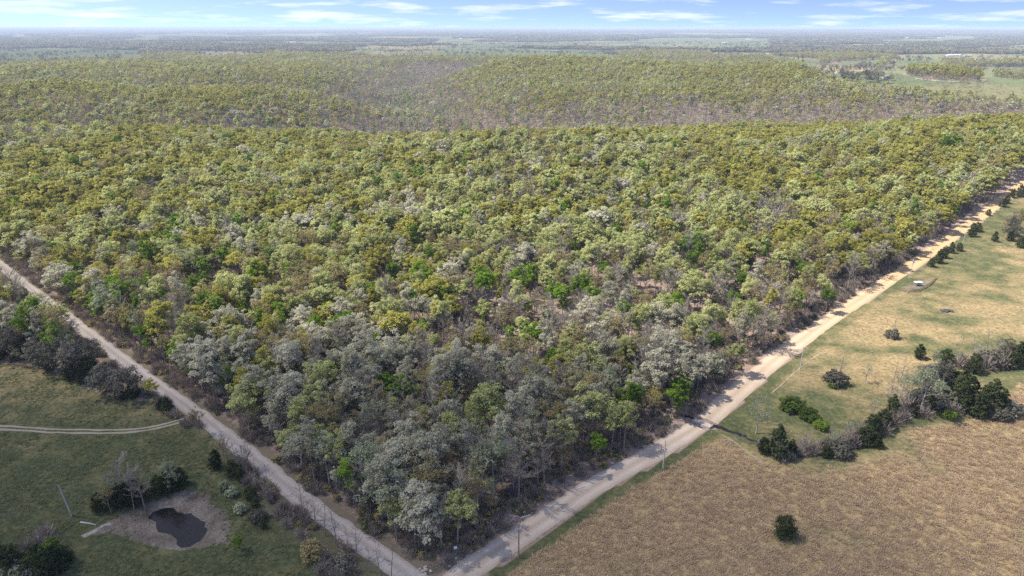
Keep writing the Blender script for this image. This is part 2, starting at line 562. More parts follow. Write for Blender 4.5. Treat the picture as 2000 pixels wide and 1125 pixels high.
dry[far_open] = (fbm(x_ / 700, y_ / 500, 41, 2) > 0.55)[far_open] * 0.7 + 0.1
for poly, dr_ in FAR_POLYS:
    k = inside(x_, y_, poly)
    green[k] = 1; farf[k] = 1; dry[k] = dr_ * 0.6
_e, _id = far_cells(x_, y_)
k = farf > 0.5
dry[k] = np.clip(dry[k] + (_id[k] * 7 % 1.0 - 0.6) * 0.7, 0.02, 0.9)
# the pond lies in a hollow
pd = seg_dist(x_, y_, POND_POLY + [POND_POLY[0]])
in_pond = inside(x_, y_, POND_POLY)
sd_ = np.where(in_pond, -pd, pd) + (fbm(x_ / 5, y_ / 5, 36, 2) - 0.5) * 4
POND_Z = hz(*POND_C) - 0.9
hol = 1 - sstep(-4.5, 6.5, sd_)
z_ = GZ.ravel()
z_ = z_ * (1 - hol) + hol * (POND_Z - 0.5) + bare * (fbm(x_ / 2.3, y_ / 2.3, 37, 2) - 0.5) * 0.5
# the creek bed
cd = seg_dist(x_, y_, CREEK)
cr = (1 - sstep(0.8, 3.2, cd))
z_ = z_ - 0.7 * cr
GZ = z_.reshape(GZ.shape)

def grid_z(x, y):
    i = int(np.clip(np.searchsorted(gx, x) - 1, 0, nx - 2)); j = int(np.clip(np.searchsorted(gy, y) - 1, 0, ny - 2))
    u = (x - gx[i]) / (gx[i + 1] - gx[i]); w = (y - gy[j]) / (gy[j + 1] - gy[j])
    return float((GZ[j, i] * (1 - u) + GZ[j, i + 1] * u) * (1 - w) + (GZ[j + 1, i] * (1 - u) + GZ[j + 1, i + 1] * u) * w)

gm, nt, out = new_mat('ground_cover')
geo = nd(nt, 'ShaderNodeNewGeometry')
pos = geo.outputs['Position']
atc = nd(nt, 'ShaderNodeAttribute', attribute_name='cover')
sep = nd(nt, 'ShaderNodeSeparateColor')
nt.links.new(atc.outputs['Color'], sep.inputs['Color'])
aG, aD, aB = sep.outputs['Red'], sep.outputs['Green'], sep.outputs['Blue']
aF = atc.outputs['Alpha']
nf = noise(nt, pos, 0.9, 6, 0.65)
nm = noise(nt, pos, 0.16, 5, 0.6)
nl = noise(nt, pos, 0.03, 4, 0.6)
nff = noise(nt, pos, 3.2, 3, 0.7)
litter = ramp(nt, nf, [(0.3, (0.17, 0.125, 0.105)), (0.5, (0.27, 0.205, 0.172)), (0.7, (0.38, 0.30, 0.255))])
litter = mixc(nt, ramp(nt, nl, [(0.45, 0), (0.65, 0.5)]), litter, (0.26, 0.18, 0.12))
g1 = ramp(nt, nf, [(0.3, (0.045, 0.053, 0.025)), (0.5, (0.078, 0.088, 0.043)), (0.72, (0.145, 0.15, 0.085))])
g1 = mixc(nt, ramp(nt, nm, [(0.4, 0.0), (0.7, 0.6)]), g1, (0.10, 0.11, 0.04))
d1 = ramp(nt, nf, [(0.28, (0.21, 0.15, 0.08)), (0.5, (0.33, 0.245, 0.13)), (0.72, (0.45, 0.345, 0.20))])
g_far = mixc(nt, nl, (0.10, 0.135, 0.062), (0.15, 0.17, 0.09))
g1 = mixc(nt, aF, g1, g_far)
dfac = math_(nt, 'ADD', aD, math_(nt, 'MULTIPLY', math_(nt, 'SUBTRACT', nm, 0.5), 1.1))
dfac = ramp(nt, dfac, [(0.08, 0), (0.92, 1)])
field = mixc(nt, dfac, g1, d1)
gfac = math_(nt, 'ADD', aG, math_(nt, 'MULTIPLY', math_(nt, 'SUBTRACT', nf, 0.5), 0.9))
gfac = ramp(nt, gfac, [(0.35, 0), (0.65, 1)])
col = mixc(nt, gfac, litter, field)
mud = ramp(nt, math_(nt, 'ADD', math_(nt, 'MULTIPLY', nff, 0.55), math_(nt, 'MULTIPLY', nm, 0.45)), [(0.36, (0.07, 0.056, 0.043)), (0.5, (0.165, 0.136, 0.108)), (0.64, (0.31, 0.27, 0.225))])
bfac = math_(nt, 'ADD', aB, math_(nt, 'MULTIPLY', math_(nt, 'SUBTRACT', nf, 0.5), 0.9))
bfac = ramp(nt, bfac, [(0.4, 0), (0.65, 1)])
col = mixc(nt, bfac, col, mud)
hgt = math_(nt, 'ADD', math_(nt, 'MULTIPLY', nf, 1.0), math_(nt, 'MULTIPLY', nff, 0.4))
diffuse_out(nt, out, col, hgt, 0.55, 0.35)

cover = np.stack([green, dry, bare, farf], 1).astype(np.float32)
V3 = np.stack([x_, y_, z_], 1)
jj, ii = np.meshgrid(np.arange(ny - 1), np.arange(nx - 1), indexing='ij')
q = (jj * nx + ii).ravel()
FACES = np.stack([q, q + 1, q + nx + 1, q + nx], 1)
fc = V3[FACES].mean(1)
fr = inside(fc[:, 0], fc[:, 1], FIELD_R_ALL)
reg = np.zeros(len(FACES), int)
reg[inside(fc[:, 0], fc[:, 1], PAST_L)] = 1
reg[fr] = 2
reg[fr & inside(fc[:, 0], fc[:, 1], HAY_R)] = 3
for rid, nm_, lab in ((0, 'ground', None), (1, 'pasture', None), (2, 'meadow', None), (3, 'hay_field', None)):
    fs = FACES[reg == rid]
    used, inv = np.unique(fs, return_inverse=True)
    inv = inv.reshape(fs.shape)
    me = bpy.data.meshes.new(nm_)
    me.vertices.add(len(used)); me.vertices.foreach_set('co', V3[used].ravel())
    me.loops.add(fs.size); me.loops.foreach_set('vertex_index', inv.ravel().astype(np.int32))
    me.polygons.add(len(fs)); me.polygons.foreach_set('loop_start', np.arange(0, fs.size, 4, dtype=np.int32))
    me.polygons.foreach_set('use_smooth', np.ones(len(fs), bool))
    ca = me.attributes.new('cover', 'FLOAT_COLOR', 'POINT')
    ca.data.foreach_set('color', cover[used].ravel())
    me.materials.append(gm)
    me.update(calc_edges=True); me.validate()
    o = bpy.data.objects.new(nm_, me)
    o['kind'] = 'structure'
    link(o)

# ------------------------------------------------------------------ roads, lane, creek, pond
def road_mat(name, near_c, far_c, dark, fade):
    m, nt, out = new_mat(name)
    uv = nd(nt, 'ShaderNodeUVMap', uv_map='along')
    sp = nd(nt, 'ShaderNodeSeparateXYZ')
    nt.links.new(uv.outputs['UV'], sp.inputs['Vector'])
    g = nd(nt, 'ShaderNodeNewGeometry')
    n = noise(nt, g.outputs['Position'], 1.3, 6, 0.65)
    n2 = noise(nt, g.outputs['Position'], 0.09, 3, 0.5)
    base = mixc(nt, ramp(nt, sp.outputs['Y'], [(fade[0], 0), (fade[1], 1)]), near_c, far_c)
    # wheel tracks run pale and smooth, the windrows between them darker
    w = math_(nt, 'MULTIPLY', sp.outputs['X'], 4 * math.pi)
    w = math_(nt, 'MULTIPLY', math_(nt, 'ADD', math_(nt, 'COSINE', w), 1.0), 0.5)
    wf = math_(nt, 'MULTIPLY', w, math_(nt, 'MULTIPLY', n, 1.1))
    col = mixc(nt, wf, base, dark)
    col = mixc(nt, ramp(nt, n, [(0.3, 0.30), (0.7, 0.0)]), col, dark)
    col = mixc(nt, ramp(nt, n2, [(0.4, 0.25), (0.6, 0.0)]), col, dark)
    diffuse_out(nt, out, col, n, 0.4, 0.08)
    return m

def resample(pts, step):
    pts = np.array(pts)
    seg = np.hypot(*np.diff(pts, axis=0).T)
    s = np.concatenate([[0], np.cumsum(seg)])
    t = np.arange(0, s[-1], step)
    x = np.interp(t, s, pts[:, 0]); y = np.interp(t, s, pts[:, 1])
    k = np.ones(7) / 7
    xs = np.convolve(np.pad(x, 3, 'edge'), k, 'valid'); ys = np.convolve(np.pad(y, 3, 'edge'), k, 'valid')
    return np.stack([xs, ys], 1), t

def ribbon(name, pts, width, mat, lift=0.10, crown=0.10, jag=0.35, step=1.5, seed=0, t0=None, t1=None, nw=7):
    P, t = resample(pts, step)
    L = t[-1]
    if t0 is not None:
        k = (t >= t0) & (t <= t1)
        P, t = P[k], t[k]
    T = np.gradient(P, axis=0); T /= np.linalg.norm(T, axis=1, keepdims=True)
    Nn = np.stack([-T[:, 1], T[:, 0]], 1)
    us = np.linspace(-1, 1, nw)
    verts, uvs = [], []
    for k in range(len(P)):
        wl_ = width / 2 + (vnoise([t[k] / 3.1], [seed + 0.5], 71)[0] - 0.5) * jag * 2
        wr_ = width / 2 + (vnoise([t[k] / 3.1], [seed + 9.5], 72)[0] - 0.5) * jag * 2
        for u in us:
            w = wr_ if u < 0 else wl_
            p = P[k] + Nn[k] * u * w
            e = abs(u) > 0.99
            z = grid_z(p[0], p[1]) + (lift + crown * (1 - u * u) if not e else 0.02)
            verts.append((p[0], p[1], z)); uvs.append(((u + 1) / 2, t[k] / L))
    faces = []
    for k in range(len(P) - 1):
        for j in range(nw - 1):
            a = k * nw + j
            faces.append((a, a + nw, a + nw + 1, a + 1))
    me = bpy.data.meshes.new(name)
    me.from_pydata(verts, [], faces)
    uvl = me.uv_layers.new(name='along')
    li = np.zeros(len(me.loops), int); me.loops.foreach_get('vertex_index', li)
    uvl.data.foreach_set('uv', np.array(uvs)[li].ravel())
    me.polygons.foreach_set('use_smooth', [True] * len(me.polygons))
    me.materials.append(mat)
    me.update()
    if me.polygons[0].normal.z < 0:
        me.flip_normals()
    o = bpy.data.objects.new(name, me)
    o['kind'] = 'structure'
    return link(o)

M_ROAD_L = road_mat('grey_gravel', (0.47, 0.42, 0.385), (0.50, 0.43, 0.34), (0.27, 0.235, 0.21), (0.3, 0.7))
M_ROAD_R = road_mat('tan_gravel', (0.52, 0.455, 0.40), (0.54, 0.365, 0.18), (0.33, 0.25, 0.17), (0.10, 0.42))
M_LANE = road_mat('pale_wheel_track', (0.38, 0.33, 0.255), (0.38, 0.33, 0.255), (0.26, 0.22, 0.165), (0.1, 0.9))
ribbon('gravel_road', ROAD_L, 5.2, M_ROAD_L, seed=1, jag=0.6)
P_, t_ = resample(ROAD_R, 1.5)
ford = at(1376, 826)
tf = t_[np.argmin(np.hypot(P_[:, 0] - ford[0], P_[:, 1] - ford[1]))]
ribbon('gravel_road', ROAD_R, 6.2, M_ROAD_R, seed=3, t0=0, t1=tf - 3.0, jag=0.5)
ribbon('gravel_road', ROAD_R, 7.0, M_ROAD_R, seed=4, t0=tf + 3.0, t1=9999, jag=0.3)
# the ford slab between the road ends
fp = P_[np.argmin(np.hypot(P_[:, 0] - ford[0], P_[:, 1] - ford[1]))]
fd = P_[np.argmin(np.hypot(P_[:, 0] - ford[0], P_[:, 1] - ford[1])) + 2] - fp
fa = math.atan2(fd[1], fd[0])
M_CONC = plain_mat('pale_concrete', (0.36, 0.31, 0.28), (0.48, 0.42, 0.37), 1.5)
b = MB(); b.box((0, 0, 0), (2.0, 5.2, 0.35), 0)
b.box((0.0, 2.75, 0.1), (2.3, 0.25, 0.5), 0); b.box((0.0, -2.75, 0.1), (2.3, 0.25, 0.5), 0)
o = b.obj('ford_slab', M_CONC, loc=(fp[0], fp[1], hz(*fp) - 0.12)); o.rotation_euler.z = fa
tag(o, 'pale concrete ford slab where the gravel road crosses the dark creek', 'ford')

def side_line(pts, off):
    P, t = resample(pts, 2.0)
    T = np.gradient(P, axis=0); T /= np.linalg.norm(T, axis=1, keepdims=True)
    return [tuple(p) for p in (P + np.stack([-T[:, 1], T[:, 0]], 1) * off)]
ribbon('wheel_track', side_line(LANE, 0.85), 0.85, M_LANE, lift=0.04, crown=0.02, jag=0.38, seed=5, nw=5)
ribbon('wheel_track', side_line(LANE, -0.85), 0.85, M_LANE, lift=0.04, crown=0.02, jag=0.38, seed=6, nw=5)
PATH_R = [at(1395, 846), at(1425, 852), at(1445, 872), at(1465, 889), at(1490, 903), at(1515, 914)]
ribbon('footpath', PATH_R, 0.35, M_LANE, lift=0.05, crown=0.03, jag=0.2, seed=7, nw=5)
PATH_M = [at(1502, 772), at(1525, 752), at(1555, 725), at(1580, 705), at(1620, 678)]
ribbon('footpath', PATH_M, 0.25, M_LANE, lift=0.05, crown=0.03, jag=0.2, seed=8, nw=5)
PATH_W = [at(152, 1056), at(170, 1045), at(190, 1030), at(215, 1020), at(240, 1015)]
ribbon('footpath', PATH_W, 1.0, plain_mat('pale_gravel_wash', (0.22, 0.20, 0.18), (0.42, 0.39, 0.35), 2.5), lift=0.04, crown=0.02, jag=0.75, seed=9, nw=5)

wm, nt, out = new_mat('dark_water')
p = nd(nt, 'ShaderNodeBsdfPrincipled')
p.inputs['Base Color'].default_value = (0.016, 0.014, 0.013, 1)
p.inputs['Specular IOR Level'].default_value = 0.3
p.inputs['Roughness'].default_value = 0.12
p.inputs['IOR'].default_value = 1.33
g = nd(nt, 'ShaderNodeNewGeometry')
bp = nd(nt, 'ShaderNodeBump'); bp.inputs['Strength'].default_value = 0.05; bp.inputs['Distance'].default_value = 0.1
nt.links.new(noise(nt, g.outputs['Position'], 0.8, 3), bp.inputs['Height'])
nt.links.new(bp.outputs['Normal'], p.inputs['Normal'])
nt.links.new(p.outputs['BSDF'], out.inputs['Surface'])
cx0 = np.mean([p_[0] for p_ in POND_POLY]); cy0 = np.mean([p_[1] for p_ in POND_POLY])
ring = [(cx0 + (a - cx0) * 1.25, cy0 + (b_ - cy0) * 1.25, POND_Z) for a, b_ in POND_POLY]
me = bpy.data.meshes.new('pond_water'); me.from_pydata(ring[::-1], [], [list(range(len(ring)))]); me.materials.append(wm); me.update()
if me.polygons[0].normal.z < 0: me.flip_normals()
o = bpy.data.objects.new('pond_water', me); o['kind'] = 'structure'; link(o)
ribbon('creek_water', CREEK, 1.5, wm, lift=0.12, crown=0.0, jag=0.7, seed=11, nw=3)

# ------------------------------------------------------------------ tree builder
def unit(n):
    v = rng.normal(size=(n, 3))
    return v / np.linalg.norm(v, axis=1, keepdims=True)

def clump_leaves(mb, c, r, n, size, mi, squash=0.8, var0=None):
    d = unit(n)
    d[:, 2] = np.where(d[:, 2] < -0.35, -d[:, 2], d[:, 2])
    rad = r * (0.25 + 0.95 * rng.random(n) ** 0.75)
    pts = c + d * rad[:, None] * np.array([1, 1, squash])
    nrm = d + unit(n) * 0.75 + np.array([0, 0, 0.25 if size < 0.45 else 0.75])
    v0 = rng.random() if var0 is None else var0
    var = np.clip(0.5 * v0 + 0.5 * rng.random(n), 0, 1)
    mb.quads(pts, nrm, size * rng.uniform(0.65, 1.35, n), var, mi)

def spaced_dirs(n, zmin):
    out = []
    tries = 0
    dmin = 1.9 / math.sqrt(n)
    while len(out) < n and tries < 4000:
        tries += 1
        d = unit(1)[0]
        if d[2] < zmin: continue
        if all(np.linalg.norm(d - o_) > dmin for o_ in out):
            out.append(d)
        if tries % 400 == 0: dmin *= 0.85
    return np.array(out)

LODS = {0: (1.0, 1.0, 1.0), 1: (0.66, 0.36, 1.75), 2: (0.40, 0.20, 2.9)}   # clumps, leaves, leaf size

def broad_tree(kind, lod=0, H=15.0, Rc=4.6, base=0.30, clumps=56, leaves=88, size=0.31, zmin=-0.45, fill=0.85,
               pale=False, sparse_branch=False, flat=1.0, inner=6):
    kc, kl, ks = LODS[lod]
    tb, cb = MB(), MB()
    nc = max(6, int(clumps * kc)); nl = max(5, int(leaves * kl)); sz = size * ks
    lean = rng.normal(size=2) * 0.5
    zc = H * (base + 1) / 2 * 0.99; rz = H * (1 - base) / 2 * flat
    top = np.array([lean[0], lean[1], H * 0.82])
    knee = np.array([lean[0] * 0.3, lean[1] * 0.3, H * base * 0.95])
    r0 = 0.026 * H * 0.46
    ns = 6 if lod == 0 else 3
    tb.tube([(0, 0, -0.4), (lean[0] * .1, lean[1] * .1, H * 0.12), knee, (knee + top) / 2 + [0.15, -0.1, 0], top],
            [r0 * 1.35, r0, r0 * 0.78, r0 * 0.45, r0 * 0.12], ns)
    dirs = spaced_dirs(nc, zmin)
    # the crown is several uneven heads carried by the main limbs, not one ball
    nlob = int(rng.integers(4, 7))
    lob = [(np.array([lean[0], lean[1], zc + rz * 0.34]), rng.uniform(0.50, 0.66))]
    a0 = rng.uniform(0, 6.28)
    for k in range(nlob - 1):
        a = a0 + 2 * math.pi * k / (nlob - 1) + rng.normal() * 0.35
        q_ = Rc * rng.uniform(0.42, 0.72)
        lob.append((np.array([math.cos(a) * q_ + lean[0] * .6, math.sin(a) * q_ + lean[1] * .6, zc + rz * rng.uniform(-0.5, 0.25)]), rng.uniform(0.34, 0.56)))
    cc = []
    per = rng.permutation(len(dirs))
    wts = np.array([l[1] ** 2 for l in lob]); wts /= wts.sum()
    own = rng.choice(len(lob), len(dirs), p=wts)
    for d, j in zip(dirs[per], own):
        L_, q_ = lob[j]
        d = d + unit(1)[0] * 0.35
        k = rng.uniform(0.55, 1.1) * q_
        cc.append(L_ + np.array([d[0] * Rc * k, d[1] * Rc * k, d[2] * rz * k * 1.05]))
    if lod < 2:
        for k in range(inner):
            d = unit(1)[0] * rng.uniform(0.1, 0.5)
            cc.append(np.array([d[0] * Rc, d[1] * Rc, zc + abs(d[2]) * rz]))
    # main limbs
    nlimb = 6 if lod == 0 else 3
    limbs = []
    if lod < 2:
        for k in range(nlimb):
            a = 2 * math.pi * (k + rng.random() * 0.6) / nlimb
            t = rng.uniform(0.0, 0.6)
            s_ = knee + (top - knee) * t
            e = np.array([math.cos(a) * Rc * 0.55 + lean[0] * .5, math.sin(a) * Rc * 0.55 + lean[1] * .5, min(H * 0.8, s_[2] + H * rng.uniform(0.14, 0.30))])
            m_ = (s_ + e) / 2 + np.array([0, 0, -0.03 * H])
            tb.tube([s_, m_, e], [r0 * 0.5, r0 * 0.33, r0 * 0.16], 4 if lod == 0 else 3)
            limbs.append((s_, m_, e))
    for c in cc:
        q_ = rng.uniform(0.12, 0.29) if lod == 0 else rng.uniform(0.18, 0.31)
        rcl = Rc * q_
        clump_leaves(cb, c, rcl, max(5, int(nl * (0.35 + 0.65 * (q_ / 0.31) ** 1.5))), sz, 0)
        if lod == 0 and limbs:
            j = int(np.argmin([np.linalg.norm(l[2] - c) for l in limbs]))
            s_ = limbs[j][1] if rng.random() < 0.5 else limbs[j][2]
            tb.tube([s_, (s_ + c) / 2 + unit(1)[0] * 0.25, c + (c - s_) * 0.12], [r0 * 0.2, r0 * 0.13, 0.02], 3)
    return tb, cb

def twig_tree(kind, lod=0, H=13.0, Rc=3.6, base=0.30, nb=16, nt_=26, tw=0.055, buds=0, budsize=0.22, spread=1.0):
    """leafless tree: limbs, branches and a haze of fine twigs"""
    tb, cb = MB(), MB()
    if lod == 1: nb, nt_, tw, buds = int(nb * 0.7), int(nt_ * 0.5), tw * 2.0, int(buds * .5)
    if lod == 2: nb, nt_, tw, buds = int(nb * 0.5), int(nt_ * 0.3), tw * 4.0, int(buds * .3)
    lean = rng.normal(size=2) * 0.4
    r0 = 0.0125 * H
    top = np.array([lean[0], lean[1], H * 0.93])
    tb.tube([(0, 0, -0.4), (lean[0] * .3, lean[1] * .3, H * 0.35), (lean[0] * .8, lean[1] * .8, H * 0.65), top], [r0 * 1.3, r0 * 0.85, r0 * 0.45, 0.02], 5 if lod == 0 else 3)
    tips = []
    for k in range(nb):
        t = rng.uniform(base, 0.9)
        s_ = np.array([lean[0] * t, lean[1] * t, H * t])
        a = rng.uniform(0, 2 * math.pi)
        L = Rc * (1.25 - 0.75 * t) * rng.uniform(0.7, 1.15) * spread
        e = s_ + np.array([math.cos(a) * L, math.sin(a) * L, L * rng.uniform(0.5, 1.1)])
        m_ = (s_ + e) / 2 + np.array([0, 0, -0.05 * L]) + unit(1)[0] * 0.15
        tb.tube([s_, m_, e], [r0 * 0.38, r0 * 0.24, 0.025], 3)
        tips.append((s_, m_, e, L))
    for s_, m_, e, L in tips + [(top * 0.6, top * 0.8, top, Rc * 0.8)]:
        n = nt_
        t = rng.uniform(0.25, 1.0, n)[:, None]
        st = np.where(t < 0.5, s_ + (m_ - s_) * t * 2, m_ + (e - m_) * (t * 2 - 1))
        d = (e - s_) / (np.linalg.norm(e - s_) + 1e-9) + unit(n) * 0.85 + np.array([0, 0, 0.35])
        d /= np.linalg.norm(d, axis=1, keepdims=True)
        ln = L * rng.uniform(0.22, 0.5, n)
        en = st + d * ln[:, None]
        w = np.cross(d, unit(n)); w /= np.linalg.norm(w, axis=1, keepdims=True)
        w = w * tw
        vv = np.stack([st - w, st + w, en + w * 0.4, en - w * 0.4], 1).reshape(-1, 3)
        idx = np.arange(n * 4).reshape(n, 4) + cb.n
        cb.v.append(vv); cb.f.extend(idx.tolist()); cb.var.extend(rng.random(n).tolist()); cb.mi.extend([0] * n); cb.n += n * 4
        if buds:
            cb.quads(en[:buds], unit(min(buds, n)), np.full(min(buds, n), budsize * (1 if lod == 0 else 2 if lod == 1 else 3.4)), rng.random(min(buds, n)), 0)
    return tb, cb

def cedar_tree(kind, lod=0, H=8.0, Rc=2.2, base=0.04, clumps=70, leaves=34, size=0.32, power=0.8):
    kc, kl, ks = LODS[lod]
    tb, cb = MB(), MB()
    tb.tube([(0, 0, -0.3), (0, 0, H * 0.5), (0.05, 0, H * 0.95)], [0.16, 0.10, 0.02], 5)
    n = max(14, int(clumps * kc))
    for k in range(n):
        t = (k + rng.random()) / n
        t = 1 - (1 - t) ** 0.8
        z = H * (base + (0.97 - base) * t)
        rr = Rc * min(1.0, ((1 - t) ** power) * 1.02) * min(1, 0.6 + t * 4)
        a = k * 2.39996 + rng.normal() * 0.4
        q = rr * rng.uniform(0.4, 1.12)
        clump_leaves(cb, np.array([math.cos(a) * q, math.sin(a) * q, z + rng.normal() * 0.25]), max(0.35, rr * rng.uniform(0.26, 0.46)), max(6, int(leaves * kl)), size * ks, 0, 1.1)
    return tb, cb

def shrub(kind, lod=0, H=3.0, Rc=2.4, clumps=20, leaves=60, size=0.30):
    kc, kl, ks = LODS[lod]
    tb, cb = MB(), MB()
    for k in range(6):
        a = k * 1.05 + rng.random() * .5
        tb.tube([(0, 0, -0.2), (math.cos(a) * Rc * .25, math.sin(a) * Rc * .25, H * 0.35), (math.cos(a) * Rc * .6, math.sin(a) * Rc * .6, H * 0.75)], [0.07, 0.05, 0.02], 3)
    for d in spaced_dirs(max(8, int(clumps * kc)), -0.05):
        q = rng.uniform(0.5, 0.85)
        clump_leaves(cb, np.array([d[0] * Rc * q, d[1] * Rc * q, H * 0.18 + abs(d[2]) * H * 0.72 * q]), Rc * rng.uniform(0.22, 0.36), max(6, int(leaves * kl)), size * ks, 0, 0.85)
    return tb, cb

def brush(kind, lod=0, H=3.2, Rc=1.9, n=150, tw=0.05):
    """leafless bush: many stems from the ground"""
    tb, cb = MB(), MB()
    if lod: n, tw = n // 3, tw * 2
    for k in range(7):
        a = rng.uniform(0, 6.28); q = rng.uniform(.3, .8)
        tb.tube([(0, 0, -0.2), (math.cos(a) * Rc * .3 * q, math.sin(a) * Rc * .3 * q, H * .45), (math.cos(a) * Rc * q, math.sin(a) * Rc * q, H * rng.uniform(.7, .95))], [.05, .035, .012], 3)
    d = unit(n); d[:, 2] = np.abs(d[:, 2]) + 0.15
    st = d * rng.uniform(0.15, 0.7, n)[:, None] * np.array([Rc, Rc, H]) * 0.7
    en = d * rng.uniform(0.6, 1.05, n)[:, None] * np.array([Rc, Rc, H]) * 0.85 + unit(n) * 0.35
    w = np.cross(en - st, unit(n)); w /= np.linalg.norm(w, axis=1, keepdims=True) + 1e-9
    w *= tw
    vv = np.stack([st - w, st + w, en + w * .4, en - w * .4], 1).reshape(-1, 3)
    idx = np.arange(n * 4).reshape(n, 4)
    cb.v.append(vv); cb.f.extend(idx.tolist()); cb.var.extend(rng.random(n).tolist()); cb.mi.extend([0] * n); cb.n += n * 4
    return tb, cb

# kind -> builder, material key, bark, nominal height, keyword settings of three growth forms
KINDS = {
    'silver': (broad_tree, 'silver', M_BARK, 15, [dict(Rc=4.5, leaves=92, clumps=72), dict(Rc=3.7, leaves=84, clumps=56, base=0.36), dict(Rc=4.2, leaves=84, clumps=54, base=0.26), dict(Rc=3.3, leaves=84, clumps=48, base=0.3), dict(Rc=4.4, leaves=84, clumps=60, base=0.2)]),
    'yellow': (broad_tree, 'yellow', M_BARK, 15, [dict(Rc=4.1, clumps=60, flat=0.9), dict(Rc=3.4, clumps=52, base=0.40), dict(Rc=3.8, clumps=50, base=0.34), dict(Rc=4.3, clumps=54, base=0.28), dict(Rc=3.0, clumps=44, base=0.3)]),
    'pale':   (broad_tree, 'pale', M_BARK, 15, [dict(Rc=4.1, clumps=58), dict(Rc=3.4, clumps=50, base=0.38), dict(Rc=3.8, clumps=46, base=0.40, leaves=60), dict(Rc=4.3, clumps=54, base=0.26), dict(Rc=3.0, clumps=44, base=0.3)]),
    'green':  (broad_tree, 'green', M_BARK, 15, [dict(Rc=3.9, clumps=56, leaves=85, size=0.33, base=0.22), dict(Rc=3.3, clumps=50, leaves=85, size=0.33, base=0.2), dict(Rc=3.6, clumps=46, leaves=85, size=0.33, base=0.28)]),
    'tan':    (broad_tree, 'tan', M_BARK, 14, [dict(Rc=3.8, clumps=48, leaves=40, size=0.25, H=14), dict(Rc=3.3, clumps=42, leaves=40, size=0.25, H=14, base=.36), dict(Rc=3.5, clumps=44, leaves=34, size=0.25, H=14)]),
    'bare':   (twig_tree, 'bare', M_BARK, 13, [dict(nb=20, nt_=34, tw=0.035, Rc=3.2), dict(Rc=2.8, nb=18, nt_=32, tw=0.035), dict(Rc=3.7, nb=24, nt_=38, tw=0.035)]),
    'mint':   (broad_tree, 'mint', M_BARK_PALE, 14, [dict(H=14, Rc=3.8, clumps=44, leaves=38, size=0.28), dict(H=14, Rc=3.2, clumps=40, leaves=38, size=0.28, base=.22), dict(H=14, Rc=4.2, clumps=44, leaves=40, size=0.28, base=0.2)]),
    'dark':   (broad_tree, 'dark', M_BARK, 12, [dict(H=12, Rc=5.0, clumps=70, leaves=66, size=0.30, base=0.06), dict(H=12, Rc=4.4, clumps=64, leaves=66, size=0.30, base=0.05)]),
    'cedar':  (cedar_tree, 'cedar', M_BARK, 8, [dict(Rc=2.7, power=0.45, clumps=80), dict(Rc=2.3, power=0.55), dict(Rc=3.2, power=0.38, clumps=90)]),
    'lime':   (broad_tree, 'lime', M_BARK, 8, [dict(H=8, Rc=2.8, clumps=26, leaves=60, size=0.34, base=0.2)]),
    'shrub':  (shrub, 'bush', M_BARK, 3, [dict(), dict(Rc=2.0)]),
    'limeshrub': (shrub, 'lime', M_BARK, 3, [dict()]),
    'mintshrub': (shrub, 'mint', M_BARK, 3, [dict(leaves=34), dict(Rc=1.9, leaves=34)]),
    'tanshrub': (shrub, 'tan', M_BARK, 3, [dict(leaves=40)]),
    'darkshrub': (shrub, 'dark', M_BARK, 3, [dict(), dict(Rc=2.8, clumps=24)]),
    'brush':  (brush, 'brush', M_BARK, 3.2, [dict(), dict(Rc=2.4, n=190)]),
    'spindle': (twig_tree, 'bare', M_BARK, 11, [dict(H=11, Rc=2.2, nb=13, nt_=12, tw=0.03, base=0.28), dict(H=11, Rc=1.8, nb=11, nt_=11, tw=0.03, base=0.35)]),
    'mintspindle': (twig_tree, 'mint', M_BARK_PALE, 13, [dict(H=13, Rc=3.0, nb=18, nt_=22, tw=0.03, base=0.25, buds=14, budsize=0.26)]),
}
HD = {}
for kname, (fn, mk, bark, H0, forms) in KINDS.items():
    HD[kname] = []
    for kw in forms:
        tb, cb = fn(kname, 0, **kw)
        HD[kname].append((tb.mesh('trunk', [bark], True), cb.mesh('crown', [M_LEAF[mk]])))

LANDMARKS = [(at(*p), t) for p, t in [
    ((1385, 825), 'near the creek ford'), ((1797, 806), 'near the tall white-trunked sycamore'), ((1632, 752), 'near the large round dark bush'),
    ((1910, 812), 'in the big dark clump'), ((1985, 712), 'at the far end of the thicket'), ((1600, 880), 'midway along the thicket'), ((1705, 855), 'where the thicket bends back'),
    ((870, 1110), 'near the road junction'), ((590, 918), 'near the white-limbed mint sycamore'), ((380, 815), 'near the farm lane entrance'), ((1295, 905), 'near the pale utility pole'),
    ((1013, 1080), 'near the dark utility pole'), ((480, 900), 'level with the pond grove'), ((945, 605), 'near the tallest fresh green tree'), ((1562, 724), 'level with the footpath pole'),
    ((210, 700), 'across from the pasture hedge'), ((1042, 705), 'near the solitary rounded green tree'), ((1776, 545), 'near the fenced pen'), ((1877, 490), 'near the far transformer pole'),
    ((100, 590), 'near the far end of the grey road'), ((350, 1020), 'the pond'), ((90, 1095), 'near the lime green tree'), ((1970, 465), 'in the meadow grove'), ((640, 1050), 'beside the leafless roadside row'),
    ((700, 800), 'behind the mint sycamore'), ((1200, 850), 'behind the pale utility pole'), ((900, 900), 'behind the junction corner'), ((420, 560), 'in the green patch of the wood'), ((1640, 600), 'beside the sunlit road')]]
PLANTED = {}
